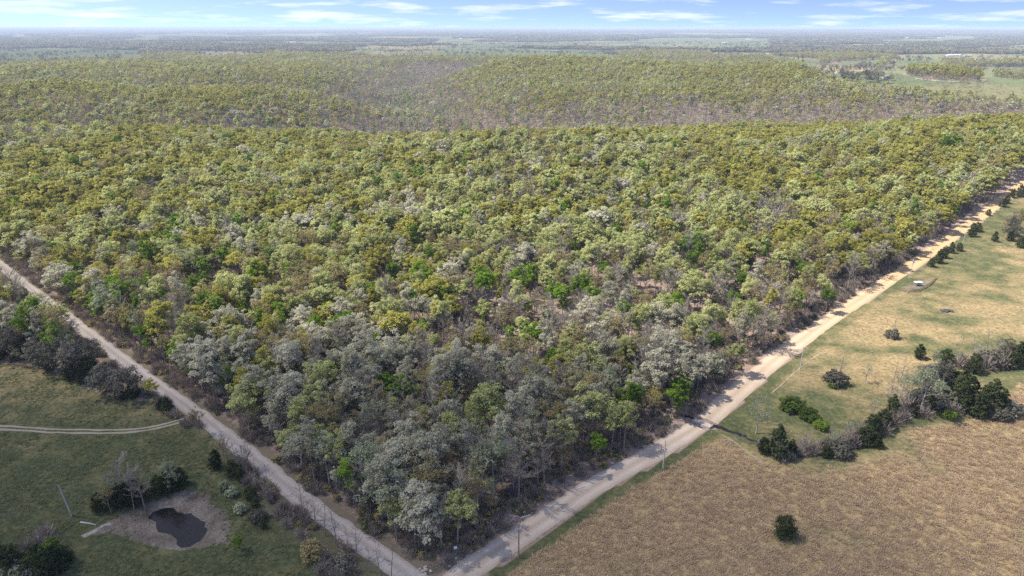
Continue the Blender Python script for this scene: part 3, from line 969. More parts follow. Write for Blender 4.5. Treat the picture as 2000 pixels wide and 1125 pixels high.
def relabel():
    """say of every tree of a set how tall it is among its kind, and what it stands near"""
    for (base, group), lst in PLANTED.items():
        if group is None or len(lst) < 2:
            continue
        hs = sorted(h for _, h in lst)
        lo, hi = hs[int(len(hs) * 0.3)], hs[min(len(hs) - 1, int(len(hs) * 0.75))]
        for root, h in lst:
            x, y = root.location.x, root.location.y
            dd = [math.hypot(x - p[0], y - p[1]) for p, _ in LANDMARKS]
            size = 'tall ' if h > hi else 'short ' if h < lo else ''
            lm = LANDMARKS[int(np.argmin(dd))][1]
            lab = size + base + ' ' + (lm if lm != 'the pond' or base.endswith('behind') else 'near the pond')
            root['label'] = lab if len(lab.split()) <= 16 else size + base
def plant(kname, x, y, h, label, group, name=None, cat='tree', form=None, rz=None, wide=1.0):
    forms = HD[kname]
    tm, cm = forms[form if form is not None else random.randrange(len(forms))]
    root = bpy.data.objects.new(name or 'oak_tree', None)
    root.empty_display_size = 1.0
    s = h / KINDS[kname][3]
    root.location = (x, y, grid_z(x, y))
    root.rotation_euler = (random.gauss(0, 0.03), random.gauss(0, 0.03), random.uniform(0, 6.283) if rz is None else rz)
    w = s * wide * random.uniform(0.92, 1.08)
    root.scale = (w, w * random.uniform(0.93, 1.07), s)
    link(root)
    tag(root, label, cat, group)
    PLANTED.setdefault((label, group), []).append((root, h))
    t = bpy.data.objects.new('trunk', tm); link(t, root)
    c = bpy.data.objects.new('crown', cm); link(c, root)
    return root

# ------------------------------------------------------------------ scatter with geometry nodes (uncountable stuff)
def scatter(name, pts, idx, rotz, scl, protos, label=None, cat=None):
    coll = bpy.data.collections.new(name + '_forms')
    for k, me in enumerate(protos):
        po = bpy.data.objects.new('form_%03d' % k, me)
        coll.objects.link(po)
    me = bpy.data.meshes.new(name)
    me.vertices.add(len(pts)); me.vertices.foreach_set('co', np.asarray(pts, np.float32).ravel())
    a = me.attributes.new('pick', 'INT', 'POINT'); a.data.foreach_set('value', np.asarray(idx, np.int32))
    a = me.attributes.new('turn', 'FLOAT_VECTOR', 'POINT')
    rv = np.zeros((len(pts), 3), np.float32); rv[:, 2] = rotz
    a.data.foreach_set('vector', rv.ravel())
    a = me.attributes.new('grow', 'FLOAT_VECTOR', 'POINT'); a.data.foreach_set('vector', np.asarray(scl, np.float32).ravel())
    o = bpy.data.objects.new(name, me)
    o['kind'] = 'stuff'
    if label:
        o['label'] = label; o['category'] = cat
    link(o)
    ng = bpy.data.node_groups.new(name + '_nodes', 'GeometryNodeTree')
    ng.interface.new_socket('Geometry', in_out='INPUT', socket_type='NodeSocketGeometry')
    ng.interface.new_socket('Geometry', in_out='OUTPUT', socket_type='NodeSocketGeometry')
    gi = ng.nodes.new('NodeGroupInput'); go = ng.nodes.new('NodeGroupOutput')
    ci = ng.nodes.new('GeometryNodeCollectionInfo')
    ci.inputs['Collection'].default_value = coll
    ci.inputs['Separate Children'].default_value = True
    ci.inputs['Reset Children'].default_value = True
    ip = ng.nodes.new('GeometryNodeInstanceOnPoints')
    ip.inputs['Pick Instance'].default_value = True
    def named(n, t):
        q_ = ng.nodes.new('GeometryNodeInputNamedAttribute'); q_.data_type = t
        q_.inputs['Name'].default_value = n
        return q_.outputs['Attribute']
    ng.links.new(gi.outputs[0], ip.inputs['Points'])
    ng.links.new(ci.outputs[0], ip.inputs['Instance'])
    ng.links.new(named('pick', 'INT'), ip.inputs['Instance Index'])
    er = ng.nodes.new('FunctionNodeEulerToRotation')
    ng.links.new(named('turn', 'FLOAT_VECTOR'), er.inputs[0])
    ng.links.new(er.outputs[0], ip.inputs['Rotation'])
    ng.links.new(named('grow', 'FLOAT_VECTOR'), ip.inputs['Scale'])
    ng.links.new(ip.outputs[0], go.inputs[0])
    md = o.modifiers.new('scatter', 'NODES')
    md.node_group = ng
    return o

# ------------------------------------------------------------------ hand-placed trees (base pixel, height in metres)
HAND = []      # world x, y, keep-clear radius
KADJ = {'brush': 'leafless grey', 'darkshrub': 'dark grey', 'mintshrub': 'pale green', 'tanshrub': 'yellowish', 'bare': 'leafless grey', 'dark': 'dark', 'mint': 'pale mint', 'tan': 'brownish budding', 'spindle': 'thin leafless', 'pale': 'pale yellow-green', 'yellow': 'yellow-green'}
def put(kname, px, py, h, label, group, name, cat='tree', **kw):
    x, y = at(px, py)
    HAND.append((x, y))
    return plant(kname, x, y, h, label, group, name, cat, **kw)

G_CREEK = 'trees in the creekside thicket'
L_CEDAR = 'dark green cedar in the creekside thicket'
L_BUSH = ' bush in the creekside thicket'
for px, py, h in [(1515, 893, 10.5), (1492, 884, 5), (1612, 893, 4.5), (1545, 888, 5), (1690, 866, 6.5), (1711, 873, 4.5), (1740, 815, 8), (1722, 838, 6.5),
                  (1700, 845, 6), (1795, 700, 5.5), (1885, 803, 12), (1908, 815, 9), (1932, 808, 12), (1952, 803, 8), (1877, 770, 9), (1868, 782, 9), (1845, 712, 6),
                  (1900, 728, 7), (1985, 712, 9), (1998, 705, 8), (1975, 718, 6), (1838, 775, 7), (1815, 800, 5), (1782, 812, 5), (1918, 795, 9), (1860, 760, 7)]:
    put('cedar', px, py, h, L_CEDAR, 'cedars in the creekside thicket', 'cedar_tree', 'cedar', form=1 if h > 7.5 else random.choice([0, 2]))
for px, py, h in [(1500, 875, 3.5), (1535, 895, 3.5), (1565, 890, 3.5), (1590, 888, 4.5), (1640, 872, 5), (1660, 868, 5.5), (1668, 858, 4.5), (1730, 848, 4),
                  (1760, 822, 4), (1805, 815, 4.5), (1840, 800, 3.5), (1872, 718, 5.5), (1892, 724, 5), (1925, 722, 6), (1945, 720, 6), (1962, 716, 6), (1910, 716, 5), (1855, 728, 4), (1550, 880, 4), (1575, 878, 5), (1605, 880, 5), (1620, 888, 4), (1635, 885, 5), (1680, 850, 5), (1695, 858, 4.5), (1712, 842, 5), (1745, 828, 5), (1770, 806, 6), (1788, 796, 6), (1812, 790, 6), (1828, 784, 5), (1850, 778, 5), (1935, 712, 6), (1880, 710, 5), (1970, 708, 6), (1776, 790, 5), (1520, 885, 4), (1862, 810, 4.5), (1895, 800, 6), (1922, 812, 5), (1945, 815, 5), (1962, 806, 5), (1875, 798, 6), (1840, 745, 5), (1826, 740, 5), (1808, 770, 6), (1765, 822, 5), (1668, 870, 4.5), (1728, 830, 5)]:
    k = random.choice(['brush', 'darkshrub', 'brush'])
    put(k, px, py, h, KADJ[k] + L_BUSH, 'bushes in the creekside thicket', 'bare_bush', 'bush', wide=1.1)
put('mintspindle', 1477, 846, 14, 'tall thin pale green tree standing alone beside the creek ford', None, 'sapling_tree')
put('mintspindle', 1519, 899, 7, 'small pale sapling in front of the tall dark creekside cedar', None, 'sapling_tree')
put('mintspindle', 1625, 878, 8, 'young white-trunked tree beside the leafless creekside bushes', None, 'sapling_tree')
put('spindle', 1655, 866, 7, 'leafless grey tree spreading above the creekside bushes', None, 'bare_tree')
put('mint', 1797, 806, 18, 'tall white-trunked sycamore rising above the creekside thicket', None, 'sycamore_tree', form=0)
put('mintspindle', 1757, 792, 13, 'pale leafless tree left of the tall white-trunked sycamore', None, 'sapling_tree')
put('dark', 1825, 772, 10, 'dark olive tree behind the tall white-trunked sycamore', None, 'oak_tree')
for px, py, h, k in [(1735, 800, 10, 'bare'), (1772, 782, 11, 'mint'), (1842, 762, 10, 'dark'), (1815, 752, 9, 'dark'), (1750, 812, 9, 'bare'), (1822, 728, 9, 'mint'), (1570, 886, 7, 'bare'), (1648, 868, 8, 'bare'), (1905, 712, 9, 'bare'), (1940, 706, 9, 'bare'), (1965, 702, 9, 'dark'), (1790, 780, 11, 'tan')]:
    put(k, px, py, h, KADJ[k] + ' tree in the creekside thicket', 'grey-green trees of the thicket', 'thicket_tree')
put('spindle', 1704, 815, 8, 'thin leafless tree above the low creekside cedars', None, 'bare_tree')
for px, py, h in [(1866, 700, 10), (1893, 705, 9), (1924, 712, 14), (1951, 705, 9), (1745, 745, 8), (1760, 740, 9)]:
    put('spindle', px, py, h, 'thin leafless tree at the meadow edge', 'leafless trees along the thicket', 'bare_tree')
for px, py, h, w in [(1548, 800, 4.2, 1.5), (1575, 815, 3.4, 1.3), (1590, 826, 3.0, 1.2)]:
    put('shrub', px, py, h, 'bright green bush in the meadow', 'green bushes in the meadow', 'green_bush', 'bush', wide=w)
put('limeshrub', 1603, 838, 3.0, 'lime green bush at the end of the green bushes by the creek', None, 'green_bush', 'bush')
put('limeshrub', 1855, 818, 3.2, 'small lime green bush before the big dark cedar clump', None, 'green_bush', 'bush')
put('darkshrub', 1632, 752, 6.0, 'large round dark bush standing alone in the meadow', None, 'dark_bush', 'bush', wide=0.85)
put('limeshrub', 1625, 757, 2.2, 'low green bush at the foot of the large round dark bush', None, 'green_bush', 'bush')
put('spindle', 1636, 748, 11, 'thin leafless tree growing out of the large round dark bush', None, 'bare_tree')
put('darkshrub', 1742, 660, 4.2, 'dark bush with a long shadow in the sunny meadow', None, 'dark_bush', 'bush', wide=0.75)
put('spindle', 1746, 658, 8.5, 'leafless tree sprouting from the dark bush in the sunny meadow', None, 'bare_tree')
put('mintspindle', 1690, 748, 7, 'slender green sapling in the meadow above the thicket', None, 'sapling_tree')
put('cedar', 1530, 1050, 6.2, 'lone dark green cedar standing in the tan hay field', None, 'cedar_tree', 'cedar', form=2)
for px, py, h in [(1897, 462, 8), (1908, 452, 5.5), (1872, 490, 4.5), (1857, 494, 6), (1843, 504, 6.5), (1832, 514, 7.5), (1818, 521, 5), (1958, 404, 6), (1966, 397, 5), (1976, 386, 6), (1992, 384, 8), (1930, 421, 4)]:
    put('cedar', px, py, h, 'dark cedar on the verge of the sunlit road', 'cedars along the sunlit road', 'cedar_tree', 'cedar')
for px, py, h, k in [(1942, 472, 6, 'cedar'), (1973, 471, 6, 'cedar'), (1993, 484, 6, 'cedar'), (2006, 478, 7, 'cedar')]:
    put(k, px, py, h, 'dark cedar at the edge of the meadow grove', 'cedars of the meadow grove', 'cedar_tree', 'cedar')
for px, py, h, k in [(1956, 469, 11, 'tan'), (1966, 460, 12, 'dark'), (1984, 454, 13, 'tan'), (2000, 450, 13, 'pale'), (1978, 468, 11, 'dark'), (1996, 466, 12, 'tan'), (2015, 458, 12, 'tan'), (1990, 442, 12, 'pale'), (1976, 446, 11, 'tan'), (2008, 436, 12, 'yellow')]:
    put(k, px, py, h, KADJ[k] + ' tree of the meadow grove', 'trees of the meadow grove', 'grove_tree')
put('spindle', 1815, 512, 9, 'leafless tree between the gravel road and the roadside cedars', None, 'bare_tree')

# left side
for px, py, h, k in [(112, 730, 14.5, 'dark'), (150, 742, 15, 'dark'), (176, 722, 13, 'dark'), (212, 772, 12.5, 'dark'), (246, 778, 12.5, 'dark'), (24, 700, 13, 'dark'), (-20, 695, 14, 'dark'), (70, 712, 10, 'dark')]:
    put(k, px, py, h, 'broad dark grey oak in the pasture hedge', 'oaks of the pasture hedge', 'oak_tree')
for px, py, h in [(40, 704, 8), (66, 708, 7.5), (98, 724, 7), (140, 742, 8), (176, 736, 8), (166, 748, 5), (262, 776, 6), (238, 780, 5), (5, 702, 7), (85, 716, 6), (190, 750, 6), (330, 806, 5.5), (316, 800, 4)]:
    put('cedar', px, py, h, 'dark cedar at the foot of the pasture hedge', 'cedars of the pasture hedge', 'cedar_tree', 'cedar')
for px, py, h in [(58, 662, 12.5), (25, 668, 12), (85, 668, 10), (-10, 650, 12)]:
    put('yellow', px, py, h, 'yellow-green oak behind the pasture hedge', 'yellow oaks behind the pasture hedge', 'oak_tree')
put('yellow', 303, 782, 8, 'small yellow-green tree at the end of the pasture hedge', None, 'oak_tree')
put('tan', 391, 850, 9.5, 'small round yellowish tree standing at the farm lane entrance', None, 'oak_tree', form=0)
for px, py, h, k in [(428, 905, 8, 'tan'), (445, 900, 8, 'bare'), (462, 912, 8, 'spindle'), (478, 925, 8, 'bare'), (436, 890, 7, 'bare'), (500, 938, 7, 'spindle'), (488, 918, 8, 'bare')]:
    put(k, px, py, h, KADJ[k] + ' tree between pond and grey road', 'leafless trees between pond and road', 'bare_tree')
for px, py, h in [(422, 915, 6), (470, 942, 4.5), (455, 930, 5), (490, 975, 4), (515, 1032, 3), (500, 990, 3)]:
    put('cedar', px, py, h, 'dark cedar between pond and grey road', 'cedars between pond and road', 'cedar_tree', 'cedar')
for px, py, h, k in [(455, 968, 3, 'mintshrub'), (470, 1000, 2.8, 'mintshrub'), (440, 955, 2.6, 'mintshrub'), (520, 1010, 3, 'brush'), (545, 1010, 3, 'brush'), (505, 1015, 3, 'darkshrub'),
                     (560, 1030, 3.5, 'brush'), (590, 1050, 3.5, 'brush'), (612, 1085, 4, 'tanshrub'), (640, 1095, 3.5, 'brush'), (665, 1110, 3.5, 'darkshrub'), (690, 1120, 3, 'brush'), (630, 1120, 4, 'brush'), (655, 1135, 4, 'brush'), (600, 1070, 3, 'brush'), (535, 975, 3, 'brush'), (480, 950, 3, 'brush')]:
    put(k, px, py, h, KADJ[k] + ' bush between pond and grey road', 'bushes between pond and road', 'roadside_bush', 'bush')
for px, py, h in [(527, 968, 10), (592, 1014, 12), (604, 1026, 8), (617, 1034, 10), (635, 1047, 10), (660, 1070, 11), (655, 1062, 8), (681, 1088, 9), (697, 1095, 10.5), (743, 1126, 9), (764, 1135, 10), (722, 1118, 7)]:
    put('spindle', px, py, h, 'thin leafless tree lining the grey road', 'leafless trees lining the road', 'bare_tree')
put('bare', 246, 980, 13, 'tall leafless grey tree on the pond bank', None, 'bare_tree', form=2)
put('bare', 283, 992, 12.5, 'leafless tree with bare pale trunk at the pond edge', None, 'bare_tree', form=0)
put('spindle', 262, 995, 11, 'thin leafless tree between two larger ones on the pond bank', None, 'bare_tree')
put('tan', 218, 1003, 8, 'small pale budding tree beside the pond gravel wash', None, 'oak_tree')
put('mint', 333, 962, 10, 'pale yellow-topped tree at the right end of the pond grove', None, 'oak_tree')
for px, py, h in [(196, 996, 5), (225, 990, 6), (240, 985, 6.5), (264, 982, 6.5), (310, 965, 5.5), (338, 957, 6.5), (348, 952, 6), (322, 962, 4.5), (278, 980, 5)]:
    put('cedar', px, py, h, 'dark round cedar of the bank behind', 'cedars behind the pond', 'cedar_tree', 'cedar', form=2)
put('lime', 470, 1076, 5, 'small green tree at the grassy rim of the pond mud', None, 'sapling_tree')
put('lime', 100, 1092, 6.0, 'small bright lime green tree among the dark corner thicket', None, 'lime_tree')
for px, py, h in [(22, 1115, 6.5), (112, 1118, 7), (125, 1105, 5), (0, 1105, 6), (60, 1125, 5), (95, 1120, 6), (75, 1100, 5)]:
    put('cedar', px, py, h, 'dark cedar in the thicket below the pond pasture', 'cedars of the corner thicket', 'cedar_tree', 'cedar', form=2)
for px, py, h, k in [(80, 1070, 5, 'brush'), (55, 1085, 5, 'brush'), (45, 1110, 4, 'darkshrub'), (105, 1075, 5, 'brush'), (40, 1128, 3.5, 'mintshrub'), (5, 1130, 3.5, 'mintshrub'), (75, 1125, 4, 'darkshrub'), (30, 1090, 4, 'brush'), (90, 1050, 4.5, 'brush')]:
    put(k, px, py, h, KADJ[k] + ' bush in the thicket below the pond', 'bushes of the corner thicket', 'bare_bush', 'bush')

# standing out in the wood
put('mint', 590, 918, 14, 'pale mint sycamore with white limbs beside the grey gravel road', None, 'sycamore_tree', form=2)
GREEN_P = [at(945, 611)]
put('green', 945, 605, 20, 'tallest fresh green tree, standing free among pale oaks mid-wood', None, 'green_tree', form=0)
G_GREEN = 'fresh green trees in the wood'
for px, py, h in [(1012, 590, 15), (1036, 580, 15), (1098, 628, 16), (1130, 602, 14), (1080, 618, 14), (828, 672, 10), (1042, 705, 15), (1298, 628, 12), (1322, 622, 11), (1442, 582, 12),
                  (1358, 528, 14), (1345, 540, 12), (288, 518, 14), (312, 512, 14), (268, 520, 12), (444, 540, 15), (402, 556, 13), (378, 598, 13), (400, 585, 12), (572, 570, 13), (590, 560, 12), (350, 460, 13), (132, 436, 12),
                  (495, 398, 12), (598, 478, 12), (1032, 515, 13), (1612, 612, 11), (560, 795, 9), (756, 800, 12), (1250, 560, 11), (1155, 610, 12), (1430, 620, 11), (1465, 640, 11), (1200, 480, 12), (1355, 565, 10), (985, 830, 9), (1165, 905, 9), (1310, 820, 12), (1330, 800, 12), (1180, 560, 12), (1390, 540, 12), (1490, 520, 12), (1560, 560, 12), (1445, 470, 12), (1260, 430, 12), (880, 440, 12), (770, 560, 12), (680, 520, 11), (520, 480, 12), (230, 490, 12), (160, 560, 12), (1650, 480, 12), (1540, 440, 12), (1700, 430, 12), (1215, 640, 11), (1120, 520, 12), (480, 640, 11), (640, 640, 10), (1390, 700, 10)]:
    GREEN_P.append(at(px, py + 6))
    put('green', px, py, h * 1.12, 'fresh green tree among paler trees', G_GREEN, 'green_tree')

# ------------------------------------------------------------------ the wood
def wood_points():
    pts = []
    def lattice(y0, y1, s, half):
        ys = np.arange(y0, y1, s * 0.87)
        out_ = []
        for k, yy in enumerate(ys):
            hw = half(yy)
            xs = np.arange(-hw, hw, s) + (k % 2) * s / 2
            out_.append(np.stack([xs, np.full(len(xs), yy)], 1))
        P = np.concatenate(out_)
        return P + rng.uniform(-0.42, 0.42, P.shape) * s
    A = np.concatenate([lattice(100, 200, 5.1, lambda y: 0.82 * y + 45), lattice(200, 320, 5.6, lambda y: 0.82 * y + 45), lattice(320, 700, 5.1, lambda y: 0.82 * y + 45)])
    B = lattice(700, 1500, 6.8, lambda y: 0.80 * y + 60)
    C = lattice(1500, 3300, 9.0, lambda y: 0.80 * y + 60)
    return np.concatenate([A, B, C])

WP = wood_points()
WP = WP[forest_mask(WP[:, 0], WP[:, 1])]
hp = np.array(HAND)
near = WP[:, 1] < 420
dmin = np.full(len(WP), 99.0)
idx_n = np.where(near)[0]
dmin[idx_n] = np.sqrt(((WP[idx_n, None, :] - hp[None]) ** 2).sum(2)).min(1)
dg = np.full(len(WP), 99.0)
gp = np.array(GREEN_P)
dg[idx_n] = np.sqrt((((WP[idx_n, None, :] - gp[None]) * np.array([1, 0.75])) ** 2).sum(2)).min(1)
WP = WP[(dmin > 4.0) & (dg > 6.0)]
wx, wy = WP[:, 0], WP[:, 1]
# thin, open places
open_n = fbm(wx / 28, wy / 28, 81, 3)
keep = rng.random(len(WP)) < np.clip(1.0 - 0.38 * sstep(0.50, 0.64, open_n) * (1 - sstep(300, 480, wy)) * sstep(170, 215, wy), 0, 1)
WP = WP[keep]; wx, wy = WP[:, 0], WP[:, 1]

MIXNAMES = ['silver', 'yellow', 'pale', 'green', 'tan', 'bare', 'mint', 'cedar']
def species_weights(x, y):
    d = np.hypot(x, y)
    n = len(x)
    keys = np.array([100, 165, 215, 270, 340, 480, 800, 1500, 3300])
    tab = np.array([   # silver yellow pale green tan bare mint cedar
        [0.62, 0.01, 0.10, 0.00, 0.13, 0.08, 0.06, 0.00],
        [0.52, 0.02, 0.14, 0.03, 0.15, 0.09, 0.05, 0.00],
        [0.22, 0.06, 0.25, 0.07, 0.22, 0.14, 0.04, 0.00],
        [0.13, 0.12, 0.40, 0.07, 0.17, 0.09, 0.02, 0.00],
        [0.09, 0.24, 0.43, 0.06, 0.11, 0.06, 0.01, 0.00],
        [0.03, 0.45, 0.33, 0.05, 0.09, 0.05, 0.00, 0.00],
        [0.01, 0.53, 0.21, 0.03, 0.13, 0.08, 0.00, 0.01],
        [0.01, 0.44, 0.22, 0.03, 0.19, 0.10, 0.00, 0.01],
        [0.00, 0.32, 0.16, 0.02, 0.30, 0.18, 0.00, 0.02]])
    W = np.stack([np.interp(d, keys, tab[:, k]) for k in range(8)], 1)
    na = fbm(x / 70, y / 70, 91, 3)[:, None]; nb_ = fbm(x / 55, y / 55, 92, 3)[:, None]; nc = fbm(x / 90, y / 90, 93, 3)[:, None]
    W[:, 0:1] *= np.exp((na - 0.5) * 6); W[:, 1:2] *= np.exp((nb_ - 0.5) * 9); W[:, 4:5] *= np.exp((0.5 - na) * 4); W[:, 5:6] *= np.exp((nc - 0.5) * 8); W[:, 3:4] *= np.exp((nb_ - 0.5) * 7)
    val = 0.85 * np.exp(-(seg_dist(x, y, VALLEY) / 130) ** 2)[:, None]
    vmix = np.array([[0.05, 0.11, 0.13, 0.02, 0.30, 0.33, 0.05, 0.01]])
    W = W / W.sum(1, keepdims=True)
    W = W * (1 - val) + vmix * val
    hh = height(x, y)[:, None]; far_ = sstep(480, 650, y)[:, None]
    up = np.exp(np.clip(hh, -25, 25) * 0.085 * far_)
    W[:, 1:2] *= up; W[:, 2:3] *= up ** 0.6; W[:, 5:6] /= up ** 0.4; W[:, 3:4] *= 1 + 0.4 * far_
    W = W / W.sum(1, keepdims=True)
    gul = np.exp(-(seg_dist(x, y, VALLEY[3:7]) / 45) ** 2)[:, None]
    gmix = np.array([[0.06, 0.03, 0.08, 0.04, 0.17, 0.30, 0.30, 0.02]])
    W = W * (1 - gul) + gmix * gul
    # left flank by the road: greyer
    lf = (sstep(55, 15, seg_dist(x, y, ROAD_L)) * (1 - sstep(260, 340, y)))[:, None]
    lmix = np.array([[0.22, 0.06, 0.14, 0.04, 0.16, 0.26, 0.12, 0.0]])
    W = W * (1 - lf * 0.6) + lmix * lf * 0.6
    return W / W.sum(1, keepdims=True)

W = species_weights(wx, wy)
cum = np.cumsum(W, 1)
sp = (rng.random(len(WP))[:, None] > cum).sum(1).clip(0, 7)
hts = rng.normal(1.0, 0.21, len(WP)).clip(0.45, 1.45) * (13.2 + 2.2 * fbm(wx / 120, wy / 120, 95, 2))
hts = np.where(sp == 7, hts * 0.65, hts) * np.where((sp == 0) & (wy < 200), 1.08, 1.0)
wz = height(wx, wy)
ppx, ppy, dep = project(wx, wy, wz + 8)
inv = (ppx > -20) & (ppx < 2020) & (ppy < 1140)
order = np.argsort(np.where(inv, dep, 1e9))
N_IND = 260
ind = order[:N_IND]
is_ind = np.zeros(len(WP), bool); is_ind[ind] = True

ADJ = {'silver': 'silver-grey leafing oak', 'yellow': 'yellow-green oak', 'pale': 'pale yellow-green oak', 'green': 'fresh green tree', 'tan': 'sparse brownish budding oak',
       'bare': 'leafless grey tree', 'mint': 'pale mint sycamore', 'cedar': 'dark cedar'}
NAM = {'bare': 'bare_tree', 'mint': 'sycamore_tree', 'green': 'green_tree', 'cedar': 'cedar_tree'}
JX, JY = ROAD_L[1]
for k in ind:
    kn = MIXNAMES[sp[k]]
    x, y = float(wx[k]), float(wy[k])
    d1 = float(seg_dist(np.array([x]), np.array([y]), ROAD_L)[0]); d2 = float(seg_dist(np.array([x]), np.array([y]), ROAD_R)[0])
    dm = min(d1, d2); rd = 'grey road' if d1 < d2 else 'tan road'
    z = 'at the wood edge by the ' + rd if dm < 11 else 'second row from the ' + rd if dm < 18 else 'well inside the wood' if dm < 38 else 'deep in the wood'
    plant(kn, x, y, float(hts[k]), ADJ[kn] + ' ' + z, ADJ[kn] + 's ' + z, NAM.get(kn, 'oak_tree'), 'cedar' if kn == 'cedar' else 'tree', wide=1.0)

relabel()
# the rest of the wood: one mass
protos = []; pstart = {}
for lod in (0, 1, 2):
    for kn in MIXNAMES:
        fn, mk, bark, H0, forms = KINDS[kn]
        pstart[(lod, kn)] = len(protos)
        for kw in forms:
            if lod == 0:
                tb, cb = fn(kn, 0, **kw)
            else:
                tb, cb = fn(kn, lod, **kw)
            m = MB()
            m.v = tb.v + cb.v; m.n = tb.n + cb.n
            m.f = tb.f + [[i + tb.n for i in f] for f in cb.f]
            m.var = tb.var + cb.var; m.mi = [0] * len(tb.f) + [1] * len(cb.f)
            protos.append(m.mesh('wood_form', [bark, M_LEAF[mk]]))
rest = np.where(~is_ind)[0]
lod_of = np.where(dep[rest] < 340, 0, np.where(dep[rest] < 900, 1, 2))
pick = np.array([pstart[(l, MIXNAMES[s])] for l, s in zip(lod_of, sp[rest])]) + (rng.random(len(rest)) * np.array([len(KINDS[k][4]) for k in MIXNAMES])[sp[rest]]).astype(int)
H0s = np.array([KINDS[k][3] for k in MIXNAMES], float)
sc = hts[rest] / H0s[sp[rest]]
wid = sc * rng.normal(0.96, 0.16, len(rest)).clip(0.65, 1.4) * np.where(dep[rest] > 1400, 1.25, 1.0)
scl = np.stack([wid, wid, sc], 1)
scatter('woodland', np.stack([wx[rest], wy[rest], wz[rest]], 1), pick, rng.uniform(0, 6.28, len(rest)), scl, protos)
print('wood trees', len(WP), 'rest', len(rest), [int((lod_of == l).sum()) for l in (0, 1, 2)])

# undergrowth of the wood
ug = rng.uniform(0, 1, (60000, 2))
uy = 105 + ug[:, 0] ** 0.75 * 330; ux = (ug[:, 1] * 2 - 1) * (0.8 * uy + 25)
k = forest_mask(ux, uy) & ((fbm(ux / 16, uy / 16, 97, 3) > 0.46) | (seg_dist(ux, uy, ROAD_L) < 14) | (seg_dist(ux, uy, ROAD_R) < 14))
ux, uy = ux[k], uy[k]
for rd_, lo_, hi_, n_ in ((ROAD_L, 2.9, 6.5, 1500), (ROAD_R, 3.6, 7.5, 500)):
    P_, t_ = resample(rd_, 1.0)
    k = rng.integers(0, int(np.searchsorted(t_, 330)), n_)
    T_ = np.gradient(P_, axis=0); T_ /= np.linalg.norm(T_, axis=1, keepdims=True)
    side = np.where(rng.random(n_) < 0.5, 1, -1) if rd_ is ROAD_L else np.ones(n_)
    off = side * rng.uniform(lo_, hi_, n_)
    qx = P_[k, 0] - T_[k, 1] * off; qy = P_[k, 1] + T_[k, 0] * off
    ok = (fbm(qx / 7, qy / 7, 98, 2) > 0.42) & (qy > BANK_Y) & (seg_dist(qx, qy, ROAD_L) > 2.8) & (seg_dist(qx, qy, ROAD_R) > 3.4) & (seg_dist(qx, qy, LANE) > 2)
    ux = np.concatenate([ux, qx[ok]]); uy = np.concatenate([uy, qy[ok]])
bp_ = []
for kw in ({}, {'Rc': 2.4, 'n': 120}, {'H': 2.2, 'Rc': 1.4, 'n': 80}):
    tb, cb = brush('brush', 0, **kw); bp_.append(cb.mesh('undergrowth_form', [M_LEAF['brush']]))
for mk in ('tan', 'grass'):
    tb, cb = shrub('s', 1, H=2.0, Rc=1.3, clumps=12, leaves=60, size=0.2); bp_.append(cb.mesh('undergrowth_form', [M_LEAF[mk]]))
pk = rng.choice([0, 1, 2, 3, 4], len(ux), p=[.26, .24, .26, .17, .07])
s_ = rng.uniform(0.5, 1.15, len(ux))
scatter('undergrowth', np.stack([ux, uy, height(ux, uy)], 1), pk, rng.uniform(0, 6.28, len(ux)), np.stack([s_, s_, s_], 1), bp_)

# ------------------------------------------------------------------ grass
def tuft(n, h, spread, w, mat):
    mb = MB()
    a = rng.uniform(0, 6.28, n); r = rng.random(n) * spread
    st = np.stack([np.cos(a) * r * 0.6, np.sin(a) * r * 0.6, np.full(n, -0.03)], 1)
    b_ = rng.uniform(0, 6.28, n); q_ = rng.random(n) * spread
    en = st + np.stack([np.cos(b_) * q_, np.sin(b_) * q_, h * rng.uniform(0.5, 1.1, n)], 1)
    wv = np.stack([-np.sin(b_), np.cos(b_), np.zeros(n)], 1) * w
    vv = np.stack([st - wv, st + wv, en + wv * 0.5, en - wv * 0.5], 1).reshape(-1, 3)
    idx = np.arange(n * 4).reshape(n, 4)
    mb.v.append(vv); mb.f.extend(idx.tolist()); mb.var.extend((rng.random(n)).tolist()); mb.mi.extend([0] * n); mb.n = n * 4
    return mb.mesh('tuft', [mat])

def field_scatter(name, poly, xr, yr, n, protos, keepf, smin, smax):
    x = rng.uniform(*xr, n); y = rng.uniform(*yr, n)
    k = keepf(x, y)
    x, y = x[k], y[k]
    px_, py_, dp = project(x, y, height(x, y))
    k = (px_ > -60) & (px_ < 2060) & (py_ < 1180)
    x, y = x[k], y[k]
    s = rng.uniform(smin, smax, len(x))
    print(name, len(x))
    zz = np.array([grid_z(a, b) for a, b in zip(x, y)])
    return scatter(name, np.stack([x, y, zz], 1), rng.integers(0, len(protos), len(x)), rng.uniform(0, 6.28, len(x)), np.stack([s, s, s * rng.uniform(.7, 1.2, len(x))], 1), protos)

